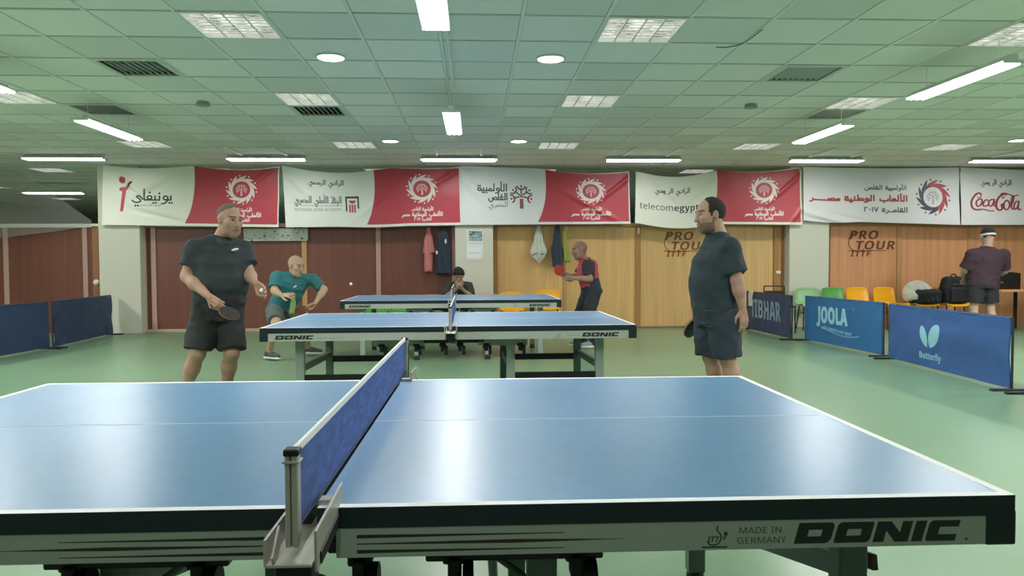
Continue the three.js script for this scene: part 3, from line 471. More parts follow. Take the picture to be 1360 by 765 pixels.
    const cx = w * 0.83, cy = h * 0.52, r = h * 0.31; sunRing(g, cx, cy, r, (i) => (i < 5 ? '#b5525a' : '#4f4d62'), '#6a6572'); g.fillStyle = '#e2e0e4'; g.beginPath(); g.arc(cx, cy, r * 0.56, 0, 7); g.fill(); figures(g, cx, cy, r * 0.42, ['#b0a0ac']);
  }),
  cola: canvasTex(BW, BH, (g, w, h) => {
    g.fillStyle = '#e2e1e5'; g.fillRect(0, 0, w, h); arabic(g, 'الراعي الرئيسي', w * 0.232, h * 0.28, h * 0.12, w * 0.14, 4, '#5c5a60');
    const c = '#9c3640', X = (u) => w * (0.047 + u * 0.215), Y = (v) => h * (0.42 + v * 0.36); g.strokeStyle = g.fillStyle = c;
    const S = (lw, pts) => { g.lineWidth = lw * 0.72; g.beginPath(); g.moveTo(X(pts[0]), Y(pts[1])); for (let i = 2; i < pts.length; i += 6) g.bezierCurveTo(X(pts[i]), Y(pts[i + 1]), X(pts[i + 2]), Y(pts[i + 3]), X(pts[i + 4]), Y(pts[i + 5])); g.stroke(); };
    S(13, [0.2, 0.12, 0.16, -0.1, -0.04, 0.36, 0.0, 0.66, 0.02, 0.9, 0.12, 0.9, 0.2, 0.86]); S(9, [0.2, 0.86, 0.3, 0.82, 0.34, 0.98, 0.46, 0.92]); S(6, [0.2, 0.12, 0.22, 0.3, 0.14, 0.32, 0.13, 0.26]);
    S(11, [0.2, 0.34, 0.06, 0.36, 0.08, 0.78, 0.16, 0.7, 0.24, 0.6, 0.24, 0.3, 0.18, 0.36]); S(11, [0.34, 0.42, 0.3, 0.26, 0.18, 0.7, 0.28, 0.7, 0.31, 0.7, 0.34, 0.66, 0.36, 0.62]); S(11, [0.46, 0.38, 0.36, 0.3, 0.32, 0.7, 0.4, 0.7, 0.44, 0.68, 0.47, 0.5, 0.48, 0.36, 0.46, 0.6, 0.46, 0.72, 0.5, 0.68]); S(10, [0.5, 0.5, 0.52, 0.46, 0.53, 0.46, 0.54, 0.46]);
    S(14, [0.74, 0.1, 0.62, 0.02, 0.5, 0.4, 0.52, 0.72, 0.54, 1.0, 0.66, 0.9, 0.68, 0.66, 0.66, 0.52, 0.62, 0.6, 0.64, 0.74]); S(9, [0.62, 0.1, 0.74, -0.1, 0.86, 0.3, 0.98, 0.12]); S(6, [0.66, 0.12, 0.62, 0.3, 0.68, 0.4, 0.7, 0.2]);
    S(11, [0.76, 0.4, 0.66, 0.4, 0.66, 0.92, 0.74, 0.86, 0.82, 0.8, 0.82, 0.4, 0.75, 0.42]); S(11, [0.82, 0.7, 0.9, 0.4, 0.92, 0.1, 0.87, 0.2, 0.83, 0.34, 0.82, 0.9, 0.88, 0.84]); S(11, [0.98, 0.46, 0.9, 0.38, 0.86, 0.86, 0.93, 0.84, 0.97, 0.8, 0.99, 0.6, 1.0, 0.44, 0.98, 0.7, 0.97, 0.94, 1.03, 0.84]);
  }),
};
// cloth banners hung between the partition and the ceiling
function banner(label, c, tex, sag, seed, folds) {     // c: top left, top right, bottom left, bottom right as [x, y]
  const nx = 96, ny = 36, g = new THREE.PlaneGeometry(1, 1, nx, ny), p = g.attributes.position;
  for (let i = 0; i < p.count; i++) {
    const u = p.getX(i) + 0.5, v = 0.5 - p.getY(i), a = [c[0][0] + (c[1][0] - c[0][0]) * u, c[0][1] + (c[1][1] - c[0][1]) * u], b = [c[2][0] + (c[3][0] - c[2][0]) * u, c[2][1] + (c[3][1] - c[2][1]) * u];
    let x = a[0] + (b[0] - a[0]) * v, y = a[1] + (b[1] - a[1]) * v;
    for (const [s0, s1, d] of sag.top) if (u > s0 && u < s1) y -= d * Math.sin(Math.PI * (u - s0) / (s1 - s0)) * (1 - v) ** 1.5;
    for (const [s0, s1, d] of sag.bottom ?? []) if (u > s0 && u < s1) y += d * Math.sin(Math.PI * (u - s0) / (s1 - s0)) * v ** 2;
    let z = 0.012 * noise3(u * 5 + seed, v * 1.6, seed) + 0.006 * noise3(u * 14 + seed, v * 4, 3);
    for (const [fu, fv, ang, amp, wid, len] of folds) { const du = (u - fu) * 3.05, dv = (v - fv) * 1.05, A = du * Math.cos(ang) + dv * Math.sin(ang), B = -du * Math.sin(ang) + dv * Math.cos(ang); z += 1.7 * amp * Math.exp(-B * B / (wid * wid)) * Math.exp(-A * A / (len * len)); }
    p.setXYZ(i, x, y, z);
  }
  g.computeVertexNormals(); return solo('banner', label, 'banner', g, phys(0xffffff, 0.38, { map: tex, side: THREE.DoubleSide }), [0, 0, -13.13], 'sponsor banners along the back wall');
}
banner('white and red banner on the left pillar with a red running figure', [[-6.46, 2.95], [-3.43, 2.93], [-6.5, 1.912], [-3.465, 1.865]], bannerTex.first, { top: [[0.0, 0.5, 0.05], [0.5, 1, 0.06]] }, 1, [[0.12, 0.2, 0.7, 0.022, 0.035, 0.5], [0.3, 0.3, -0.5, 0.015, 0.03, 0.3], [0.33, 0.85, 0.25, -0.02, 0.03, 0.5], [0.9, 0.15, -0.6, 0.018, 0.04, 0.4]]);
banner('white and red banner with a grey bank name and column emblem', [[-3.385, 2.95], [-0.262, 2.93], [-3.34, 1.862], [-0.24, 1.897]], bannerTex.bank, { top: [[0, 0.62, 0.12], [0.5, 1, 0.03]], bottom: [[0.3, 0.7, -0.02]] }, 7, [[0.93, 0.15, -0.55, 0.02, 0.04, 0.5], [0.55, 0.5, -0.7, 0.014, 0.04, 0.5], [0.05, 0.2, 0.8, 0.016, 0.03, 0.4]]);
banner('white and red banner with dark lettering and a ring of figures', [[-0.255, 2.95], [2.777, 2.855], [-0.24, 1.9], [2.806, 1.915]], bannerTex.olympic, { top: [[0.45, 1, 0.06]] }, 13, [[0.78, 0.68, 0.55, 0.034, 0.035, 0.45], [0.92, 0.3, -0.7, 0.028, 0.04, 0.5], [0.12, 0.55, 0.8, 0.018, 0.03, 0.5], [0.06, 0.2, 0.7, 0.014, 0.03, 0.4]]);
banner('white and red banner with the telephone company name, sagging in the middle', [[2.9, 2.86], [5.93, 2.935], [2.89, 1.925], [5.98, 1.89]], bannerTex.telecom, { top: [[0, 0.5, 0.12], [0.45, 1, 0.06]], bottom: [[0.02, 0.5, -0.085]] }, 21, [[0.2, 0.35, 0.75, 0.026, 0.04, 0.6], [0.94, 0.25, -0.7, 0.026, 0.035, 0.5], [0.96, 0.85, -0.9, 0.02, 0.03, 0.3], [0.42, 0.3, -0.6, 0.014, 0.04, 0.4]]);
banner('all white banner with a grey and red whirl of blades', [[5.985, 2.945], [8.915, 2.94], [6.0, 1.975], [8.965, 1.885]], bannerTex.games, { top: [[0, 1, 0.02]], bottom: [[0, 0.35, -0.03]] }, 33, [[0.15, 0.93, 0.2, 0.03, 0.025, 0.5], [0.3, 0.92, 0.25, -0.02, 0.02, 0.35]]);
banner('all white banner with a red script soft drink name', [[8.935, 2.945], [13.2, 2.92], [8.985, 1.885], [13.2, 1.88]], bannerTex.cola, { top: [[0, 1, 0.05]] }, 41, [[0.03, 0.12, 0.7, 0.026, 0.03, 0.4]]);

// netting over the open top of the left partition
{
  const g = new THREE.PlaneGeometry(1, 1, 60, 30), p = g.attributes.position;
  for (let i = 0; i < p.count; i++) { const u = p.getX(i) + 0.5, v = 0.5 - p.getY(i), x = -12.6 + 5.86 * u, top = 2.9 - 0.0 * u - 0.9 * Math.max(0, u - 0.78) / 0.22, bot = 1.1 + 0.8 * u; p.setXYZ(i, x, top + (bot - top) * v, 0.03 * noise3(u * 9, v * 2, 4)); }
  g.computeVertexNormals(); solo('netting', 'grey see-through netting hung above the leftmost brown boards', 'netting', g, std(hex('#a9a7a0'), 0.9, { transparent: true, opacity: 0.34, side: THREE.DoubleSide }), [0, 0, -13.28]);
}
// carved logos on the boards, poster, calendar, knobs, hooks
const font = await new FontLoader().loadAsync('fonts/droid/droid_sans_bold.typeface.json');
function letters(text, size, x, y, stretch = 1.2, depth = 0.004) { const g = new TextGeometry(text, { font, size, depth, curveSegments: 4 }); g.applyMatrix4(new THREE.Matrix4().set(stretch, 0.22, 0, x, 0, 1, 0, y, 0, 0, 1, 0, 0, 0, 0, 1)); return g; }
M.carve = std(hex('#7a4a22'), 0.6); M.carveDark = std(hex('#6a3a26'), 0.6);
function logo(label, x, y, k, mat) {
  const t = thing('wall_lettering', label, 'lettering', [x, y, WALL_Z + 0.001]);
  for (const [s, size, dx, dy] of [['PRO', 0.155, 0.1, 0.31], ['TOUR', 0.155, 0.22, 0.125], ['ITTF', 0.1, 0.14, 0.0]]) [...s].reduce((at, ch) => { const g = letters(ch, size * k, at, dy * k, 1.25); part('letter', g, mat, t); g.computeBoundingBox(); return at + (font.data.glyphs[ch].ha / font.data.resolution) * size * k * 1.25 + 0.008; }, dx * k);
  part('swoosh', new THREE.TorusGeometry(0.17 * k, 0.008, 5, 40, 4.2).rotateZ(1.3).scale(1, 1, 0.4).translate(0.28 * k, 0.26 * k, 0.002), mat, t); part('underline', box(0.7 * k, 0.014, 0.004, 0.45 * k, 0.104 * k, 0.002), mat, t);
  return t;
}
logo('brown tour lettering on the oak boards beside the right player', 3.4, 1.32, 1.0, M.carve); logo('brown tour lettering on the peach boards right of the pillar', 6.9, 1.31, 1.05, M.carveDark);
{
  const t = thing('poster_strip', 'white paper strip with dark spots under the first banner', 'poster', [-3.58, 1.745, WALL_Z + 0.06]);
  part('paper', rbox(1.14, 0.225, 0.012, 0, 0, 0, 0.002, 1), std(0xffffff, 0.8, { map: canvasTex(512, 100, (g, w, h) => { g.fillStyle = '#c9ccc4'; g.fillRect(0, 0, w, h); const r = rng(9); for (let i = 0; i < 46; i++) { g.fillStyle = `rgba(40,48,46,${0.15 + r() * 0.5})`; g.beginPath(); g.ellipse(r() * w, r() * h, 3 + r() * 9, 2 + r() * 5, r() * 3, 0, 7); g.fill(); } }) }), t);
}
{
  const t = thing('wall_calendar', 'white wall calendar with a landscape picture on the centre pillar', 'calendar', [-0.01, 1.54, PILLAR_Z + 0.004]);
  part('sheet', rbox(0.29, 0.54, 0.006, 0, 0, 0, 0.001, 1), std(hex('#dfe3e0'), 0.7), t); part('sheet', rbox(0.27, 0.2, 0.006, -0.01, -0.14, 0.006, 0.001, 1), std(hex('#e6e8e6'), 0.7), t);
  part('picture', box(0.245, 0.18, 0.004, 0.015, 0.165, 0.006), std(0xffffff, 0.5, { map: canvasTex(256, 190, (g, w, h) => { g.fillStyle = '#aebfc4'; g.fillRect(0, 0, w, h); const r = rng(4); for (let i = 0; i < 70; i++) { const y = r(); g.fillStyle = y < 0.3 ? `rgba(60,85,80,${r() * 0.6})` : y < 0.6 ? `rgba(30,45,42,${r() * 0.8})` : `rgba(120,150,165,${r() * 0.8})`; g.beginPath(); g.ellipse(r() * w, y * h, 10 + r() * 30, 5 + r() * 12, 0, 0, 7); g.fill(); } }) }), t, 'landscape photo in greens and greys');
  part('text_line', box(0.2, 0.008, 0.002, 0.02, 0.03, 0.005), std(hex('#9aa09c'), 0.8), t); part('text_line', box(0.2, 0.008, 0.002, 0.0, -0.14, 0.01), std(hex('#9aa09c'), 0.8), t);
}
for (const [x, y, label] of [[1.68, 1.81, 'small white hook on the board behind the man in red'], [3.02, 1.8, 'small white hook on the dark batten behind the right player']]) { const t = thing('wall_hook', label, 'hook', [x, y, WALL_Z + 0.02]); part('plate', rbox(0.035, 0.12, 0.012, 0, 0, 0.005, 0.003, 2), M.white, t); part('peg', rod([0, -0.03, 0.01], [0, -0.01, 0.05], 0.008), M.white, t); }
solo('lamp_socket', 'small white round fitting on the corner of the left pillar', 'fitting', new THREE.SphereGeometry(0.055, 20, 16), M.white, [-6.7, 0.905, -13.3]);
{ const t = thing('socket_box', 'small white switch on the dark edge board beside the right pillar', 'switch', [5.66, 1.02, WALL_Z + 0.045]); part('plate', rbox(0.09, 0.06, 0.015, 0, 0, 0, 0.003, 2), M.white, t); part('button', rbox(0.03, 0.03, 0.008, 0, 0, 0.01, 0.002, 1), M.fixture, t); }

// clothes hanging from the partition: a gathered top, folds widening downwards
function garment(name, label, cat, x, yTop, z, profile, mat, folds, seed, extra) {
  const n = 64, m = 40, pos = [], idx = [], H = profile[profile.length - 1][0];
  const at = (t, k) => { let i = 0; while (i < profile.length - 2 && profile[i + 1][0] < t) i++; const a = profile[i], b = profile[i + 1], q = Math.min(1, Math.max(0, (t - a[0]) / (b[0] - a[0]))); return a[k] + (b[k] - a[k]) * (q * q * (3 - 2 * q)); };
  for (let j = 0; j <= m; j++) { const t = H * j / m, l = at(t, 1), r = at(t, 2), d = at(t, 3); for (let i = 0; i < n; i++) { const a = i / n * 2 * Math.PI, cx = (l + r) / 2, hw = (r - l) / 2, c = Math.cos(a), s = Math.sin(a), f = 1 + 0.28 * Math.sin(a * folds + seed + t * 3) * Math.min(1, t * 4) * Math.abs(s) + 0.06 * noise3(c * 3 + seed, t * 8, s * 3); const hem = j === m ? 0.02 * Math.sin(a * 5 + seed) : 0; pos.push(cx + hw * c, -t + hem, d * s * f + 0.02); } }
  for (let j = 0; j < m; j++) for (let i = 0; i < n; i++) { const a = j * n + i, b = j * n + (i + 1) % n, c = a + n, d = b + n; idx.push(a, b, c, b, d, c); }
  const e = pos.length / 3; pos.push((profile[0][1] + profile[0][2]) / 2, 0, 0.02, (at(H, 1) + at(H, 2)) / 2, -H, 0.02); for (let i = 0; i < n; i++) { idx.push(e, (i + 1) % n, i); idx.push(e + 1, m * n + i, m * n + (i + 1) % n); }
  const g = new THREE.BufferGeometry(); g.setAttribute('position', new THREE.Float32BufferAttribute(pos, 3)); g.setIndex(idx); g.computeVertexNormals();
  const t = thing(name, label, cat, [x, yTop, z]); part('cloth', g, mat, t); part('hook', rod([0, 0.03, -0.05], [0, -0.02, 0.0], 0.008), M.steel, t); for (const [nm, gg, mm, lb] of extra ?? []) part(nm, gg, mm, t, lb); return t;
}
const cloth = (c) => phys(hex(c), 0.9, { sheen: 0.3, side: THREE.DoubleSide });
garment('towel', 'pink towel hanging on the brown boards', 'towel', -0.84, 1.87, WALL_Z + 0.09, [[0, -0.03, 0.03, 0.02], [0.28, -0.09, 0.08, 0.05], [0.46, -0.11, 0.11, 0.055], [0.48, -0.085, 0.07, 0.045], [0.8, -0.09, 0.065, 0.05]], cloth('#c77a78'), 5, 1);
garment('jacket', 'dark navy jacket hanging between pink towel and white pillar', 'jacket', -0.58, 1.87, WALL_Z + 0.14, [[0, -0.04, 0.05, 0.03], [0.2, -0.1, 0.11, 0.08], [0.5, -0.13, 0.14, 0.09], [0.84, -0.12, 0.15, 0.08]], cloth('#343b4a'), 7, 2.4, [['trim_patch', new THREE.SphereGeometry(0.03, 12, 8).scale(0.6, 1.2, 0.3).translate(-0.11, -0.46, 0.09), M.white, 'small white logo patch'], ['trim_patch', new THREE.SphereGeometry(0.028, 12, 8).scale(0.6, 1.6, 0.3).translate(0.05, -0.26, 0.105), M.white, 'small white collar print']]);
garment('shirt', 'white shirt hanging to a point on the oak boards', 'shirt', 1.16, 1.9, WALL_Z + 0.1, [[0, -0.03, 0.03, 0.02], [0.25, -0.09, 0.08, 0.05], [0.48, -0.16, 0.15, 0.06], [0.56, -0.14, 0.12, 0.055], [0.7, 0.0, 0.02, 0.02]], cloth('#c6cabd'), 6, 4, [['stripe', bar([-0.12, -0.55, 0.07], [-0.04, -0.5, 0.085], 0.01, 0.014), M.dark, 'dark print'], ['stripe', bar([0.03, -0.53, 0.09], [0.1, -0.52, 0.075], 0.01, 0.012), M.dark, 'dark print']]);
garment('jacket', 'dark blue jacket hanging behind the man in red', 'jacket', 1.5, 1.9, WALL_Z + 0.11, [[0, -0.04, 0.04, 0.03], [0.25, -0.08, 0.06, 0.05], [0.45, -0.12, 0.09, 0.07], [0.74, -0.09, 0.08, 0.06]], cloth('#364450'), 6, 1.2);
garment('towel', 'narrow yellow green towel beside the dark blue jacket', 'towel', 1.63, 1.9, WALL_Z + 0.13, [[0, -0.03, 0.02, 0.02], [0.3, -0.035, 0.05, 0.03], [0.66, -0.01, 0.1, 0.03]], cloth('#93a04c'), 4, 2);
// ---------------------------------------------------------------- cloth court barriers
function barrierTex(bg, draw) { return canvasTex(1024, 320, (g, w, h) => { g.fillStyle = bg; g.fillRect(0, 0, w, h); const r = rng(3); g.globalAlpha = 0.05; for (let i = 0; i < 900; i++) { g.fillStyle = r() < 0.5 ? '#000' : '#fff'; g.fillRect(r() * w, r() * h, 2 + r() * 60, 1); } g.globalAlpha = 1; draw?.(g, w, h); }); }
M.frame = std(hex('#1c2628'), 0.5);
function barrier(label, a, b, tex, seed, opts = {}) {          // a, b: ends on the floor [x, z]; the printed side faces the hall's middle
  const L = Math.hypot(b[0] - a[0], b[1] - a[1]), turn = Math.atan2(-(b[1] - a[1]), b[0] - a[0]), t = thing('court_barrier', label, 'barrier', [(a[0] + b[0]) / 2, 0, (a[1] + b[1]) / 2], turn, 'cloth court barriers');
  const nx = 60, ny = 18, w = L - 0.06, g = new THREE.BoxGeometry(w, 0.655, 0.014, nx, ny, 1), p = g.attributes.position;
  for (let i = 0; i < p.count; i++) {
    const x = p.getX(i), y = p.getY(i), u = x / w + 0.5, v = y / 0.655 + 0.5; let z = 0.022 * noise3(u * 4 + seed, v * 1.3, seed) * Math.sin(Math.PI * Math.min(1, v * 1.2)) + 0.005 * noise3(u * 16, v * 5 + seed, 2); let dy = 0;
    if (opts.droop) for (const [c, s] of [[0, 1], [1, -1]]) { const q = Math.max(0, 1 - Math.abs(u - c) / 0.25); z += 0.03 * q * Math.sin((v * 9 + u * 22) * 0.9) * (1 - v * 0.5) * 0.5; dy -= 0.02 * q * q * v; }
    p.setXYZ(i, x, y + dy, p.getZ(i) + z);
  }
  g.computeVertexNormals(); const cl = std(0xffffff, 0.55, { map: tex }), side = std(opts.edge ?? hex('#23395f'), 0.6);
  const m = part('cloth', g, [side, side, side, side, cl, cl], t); m.position.set(0, 0.352, 0);
  for (const s of [-1, 1]) { part('post', rod([s * (L / 2 - 0.015), 0.012, -0.012], [s * (L / 2 - 0.015), 0.685, -0.012], 0.011), M.frame, t); part('foot', rbox(0.05, 0.022, 0.36, s * (L / 2 - 0.02), 0.011, 0, 0.006, 2), M.frame, t); }
  part('top_tube', rod([-L / 2 + 0.015, 0.685, -0.012], [L / 2 - 0.015, 0.685, -0.012], 0.011), M.frame, t); part('hem', rbox(w, 0.018, 0.018, 0, 0.68, 0.0, 0.006, 1), side, t); return t;
}
const PALE = '#9fc3d6';
const texT = barrierTex('#2e4268', (g, w, h) => { g.fillStyle = '#86a7bd'; g.save(); g.translate(w * 0.12, h * 0.66); g.scale(1, 1.12); g.font = 'bold 190px sans-serif'; g.fillText('TIBHAR', 0, 0, w * 0.76); g.restore(); });
const texJ = barrierTex('#2f6ba4', (g, w, h) => {
  g.fillStyle = '#9bd0e2'; g.font = 'bold 150px sans-serif'; g.save(); g.translate(w * 0.19, h * 0.54); g.scale(0.9, 1); g.fillText('JOOLA', 0, 0); g.lineWidth = 10; g.strokeStyle = '#9bd0e2'; g.strokeText('JOOLA', 0, 0); g.restore(); g.font = '20px sans-serif'; g.fillText('®', w * 0.66, h * 0.2);
  g.strokeStyle = '#8fbfd8'; g.lineWidth = 5; g.beginPath(); g.moveTo(w * 0.24, h * 0.66); g.bezierCurveTo(w * 0.4, h * 0.72, w * 0.55, h * 0.86, w * 0.74, h * 0.72); g.stroke(); g.font = 'italic bold 34px serif'; g.save(); g.translate(w * 0.24, h * 0.68); g.rotate(0.05); g.fillText('table tennis is our sport', 0, 0, w * 0.44); g.restore();
});
const texB = barrierTex('#365c98', (g, w, h) => {
  g.fillStyle = '#8ec6d4'; const cx = w * 0.4, cy = h * 0.66; for (const [s, L, wd, rot] of [[-1, 128, 36, -0.42], [1, 150, 52, 0.5]]) { g.save(); g.translate(cx + s * 12, cy); g.rotate(rot); g.beginPath(); g.moveTo(0, 0); g.bezierCurveTo(-wd * 1.25, -L * 0.35, -wd * 0.9, -L * 0.95, s * 4, -L); g.bezierCurveTo(wd * 0.9, -L * 0.95, wd * 1.25, -L * 0.35, 0, 0); g.fill(); g.restore(); }
  g.font = 'bold 50px sans-serif'; g.fillText('Butterfly', cx - 84, h * 0.86, 190);
});
const texP = barrierTex('#2c4062'), texP2 = barrierTex('#33507f');
barrier('dark blue cloth barrier with pale block letters and a white towel over it', [4.9, -13.02], [4.9, -11.1], texT, 1);
barrier('bright blue cloth barrier with pale letters and a curved slogan line', [5.08, -11.05], [5.2, -9.06], texJ, 2, { edge: hex('#2a66a8') });
barrier('blue cloth barrier with two pale wing shapes', [5.14, -8.86], [5.0, -6.56], texB, 3, { edge: hex('#2b57a0') });
barrier('blue cloth barrier cut by the right frame edge', [5.02, -6.44], [5.0, -4.2], texP2, 4, { edge: hex('#2b57a0') });
barrier('creased plain dark blue barrier ending at the left white pillar', [-6.16, -10.97], [-6.32, -13.04], texP, 5, { droop: 1 });
barrier('creased plain dark blue barrier cut by the left frame edge', [-6.36, -8.7], [-6.18, -10.92], texP, 6, { droop: 1 });
{
  const n = 20, g = new THREE.BoxGeometry(0.02, 1, 0.2, 1, n, 6), p = g.attributes.position;
  for (let i = 0; i < p.count; i++) { const s = p.getY(i) + 0.5, o = p.getX(i), a = s * 2 - 1; p.setXYZ(i, (a < 0 ? -0.022 : 0.022) * Math.min(1, Math.abs(a) * 6) + o * (a < 0 ? 1 : -1) * 0.4, -Math.abs(a) * (a < 0 ? 0.27 : 0.2) + 0.012, p.getZ(i) * (1 - 0.15 * Math.abs(a)) + 0.008 * Math.sin(s * 20)); }
  g.computeVertexNormals(); solo('towel', 'white towel folded over the dark blue barrier behind the right player', 'towel', g, phys(hex('#cfd2cd'), 0.95, { sheen: 0.4, side: THREE.DoubleSide }), [4.9, 0.695, -12.75]);
}
{ const t = thing('black_chair', 'black metal chair back showing above the dark blue barrier', 'chair', [5.25, 0, -12.4]); part('frame', merge([rod([-0.2, 0, 0.2], [-0.2, 0.45, 0.18], 0.011), rod([0.2, 0, 0.2], [0.2, 0.45, 0.18], 0.011), rod([-0.2, 0, -0.2], [-0.18, 0.79, -0.22], 0.011), rod([0.2, 0, -0.2], [0.18, 0.79, -0.22], 0.011), rod([-0.18, 0.79, -0.22], [0.18, 0.79, -0.22], 0.011)]), M.black, t); part('seat', rbox(0.42, 0.03, 0.42, 0, 0.45, 0, 0.01, 2), M.black, t); part('backrest', rbox(0.34, 0.1, 0.02, 0, 0.66, -0.21, 0.008, 2), M.black, t); }

// ---------------------------------------------------------------- plastic shell chairs along the back wall
const shellGeo = (() => {
  const prof = [[0.21, 0.405], [0.2, 0.43], [0.16, 0.44], [0.05, 0.425], [-0.08, 0.42], [-0.16, 0.435], [-0.2, 0.48], [-0.225, 0.58], [-0.245, 0.69], [-0.25, 0.735], [-0.26, 0.742]], crv = new THREE.CatmullRomCurve3(prof.map(([z, y]) => V(0, y, z))), n = 40, m = 20, pos = [], idx = [];
  for (const off of [0, 1]) for (let i = 0; i <= n; i++) { const t = i / n, c = crv.getPoint(t), tg = crv.getTangent(t), nr = V(0, tg.z, -tg.y); for (let j = 0; j <= m; j++) { const u = j / m * 2 - 1, half = 0.215 - 0.035 * Math.max(0, (t - 0.55) / 0.45) ** 2 - (t > 0.92 ? (t - 0.92) * 0.6 * Math.abs(u) ** 6 : 0), lift = 0.03 * u ** 4 * (t < 0.5 ? 1 : 0.7); pos.push(u * half, c.y + lift * (t < 0.55 ? 1 : 0) - nr.y * off * 0.007 - (t > 0.85 ? 0.035 * Math.abs(u) ** 5 * (t - 0.85) / 0.15 : 0), c.z + lift * (t >= 0.55 ? 1 : 0) - nr.z * off * 0.007); } }
  const S = (n + 1) * (m + 1); for (let i = 0; i < n; i++) for (let j = 0; j < m; j++) { const a = i * (m + 1) + j, b = a + 1, c = a + m + 1, d = c + 1; idx.push(a, b, c, b, d, c, a + S, c + S, b + S, b + S, c + S, d + S); }
  for (let i = 0; i < n; i++) for (const j of [0, m]) { const a = i * (m + 1) + j, c = a + m + 1; idx.push(a, c, a + S, c, c + S, a + S); } for (let j = 0; j < m; j++) for (const i of [0, n]) { const a = i * (m + 1) + j; idx.push(a, a + S, a + 1, a + 1, a + S, a + 1 + S); }
  const g = new THREE.BufferGeometry(); g.setAttribute('position', new THREE.Float32BufferAttribute(pos, 3)); g.setIndex(idx); g.computeVertexNormals(); return g;
})();
const chairLegs = [[-1, 1], [1, 1], [-1, -1], [1, -1]].map(([a, b]) => rod([a * 0.16, 0.42, b * 0.12 - 0.02], [a * 0.19, 0, b * 0.19 - 0.02], 0.012, 0.011, 8));
const PL = { green: phys(hex('#4f9a48'), 0.35, { side: THREE.DoubleSide }), paleGreen: phys(hex('#7fae77'), 0.35, { side: THREE.DoubleSide }), yellow: phys(hex('#e9a912'), 0.35, { side: THREE.DoubleSide }) };
function plasticChair(label, x, z, color, turn = 0, group, tall = 1) { const t = thing('plastic_chair', label, 'chair', [x, 0, z], turn, group); t.scale.y = tall; part('shell', shellGeo, PL[color], t); for (const l of chairLegs) part('leg', l, M.black, t); part('crossbar', rod([-0.17, 0.3, -0.02], [0.17, 0.3, -0.02], 0.009), M.black, t); return t; }
const RC = 'plastic chairs behind the right barriers', LC = 'plastic chairs behind the farthest table';
plasticChair('pale green plastic chair before the right white pillar', 5.98, -12.75, 'paleGreen', -0.1, RC); plasticChair('green plastic chair between the pale green and the first yellow one', 6.5, -12.78, 'green', 0.05, RC); plasticChair('yellow plastic chair beside the green ones', 6.97, -12.8, 'yellow', 0.05, RC);
plasticChair('yellow plastic chair beside the white and black bag', 7.48, -12.8, 'yellow', 0.1, RC); plasticChair('yellow plastic chair under the white and black bag', 8.02, -12.8, 'yellow', 0.05, RC); plasticChair('yellow plastic chair under the black backpack', 8.6, -12.8, 'yellow', 0.0, RC);
plasticChair('green plastic chair under the left end of the farthest table, seen at its seat only', -1.7, -12.75, 'green', 0, LC, 0.89); plasticChair('middle green plastic chair behind the farthest table', -1.25, -12.75, 'green', 0, LC, 0.89); plasticChair('green plastic chair beside the seated youth', -0.79, -12.75, 'green', 0, LC, 0.89);
plasticChair('green plastic chair that the youth in dark shirt sits on', -0.28, -12.72, 'green', 0, LC, 0.89); plasticChair('yellow plastic chair beside the seated youth, hidden by the table net', 0.17, -12.8, 'yellow', 0, LC, 0.9); plasticChair('yellow plastic chair whose top edge peeks over the farthest table', 0.63, -12.8, 'yellow', 0, LC, 0.94); plasticChair('yellow plastic chair nearest the man in red, above the table corner', 1.27, -12.74, 'yellow', -0.1, LC);

// ---------------------------------------------------------------- bags, desk and cases at the right back
{
  const t = thing('sports_bag', 'black sports bag with white towel heaped over it on a yellow chair', 'bag', [8.02, 0.452, -12.76]);
  const bagF = (x, y, z) => Math.hypot(Math.max(Math.abs(x - 0.04) - 0.17, 0), Math.max(Math.abs(y - 0.13) - 0.06, 0), Math.max(Math.abs(z - 0.02) - 0.09, 0)) - 0.075 + 0.006 * noise3(x * 14, y * 14, z * 14);
  part('body', surfaceNets(bagF, [-0.25, -0.02, -0.2], [0.33, 0.32, 0.24], 0.012), std(hex('#1d2129'), 0.8), t);
  const tow = (x, y, z) => Math.max(smin(ell([-0.06, 0.2, -0.04], [0.25, 0.22, 0.17])(x, y, z), ell([-0.16, 0.12, 0.0], [0.15, 0.13, 0.17])(x, y, z), 0.05), -(y - 0.04 - 0.55 * (x + 0.12) * (x > -0.12 ? 1 : 0) - (z > 0.05 ? 0.04 : 0))) + 0.012 * noise3(x * 11, y * 11, z * 11 + 3) + 0.004 * noise3(x * 40, y * 30, z * 40);
  part('towel_cover', surfaceNets(tow, [-0.36, -0.02, -0.26], [0.26, 0.46, 0.2], 0.012), phys(hex('#c9cbc0'), 0.95, { sheen: 0.3 }), t, 'rumpled off white towel'); for (const x of [-0.03, 0.06, 0.15]) part('strap', bar([x, 0.24, 0.15], [x + 0.03, 0.05, 0.195], 0.025, 0.01), std(hex('#474d57'), 0.8), t);
}
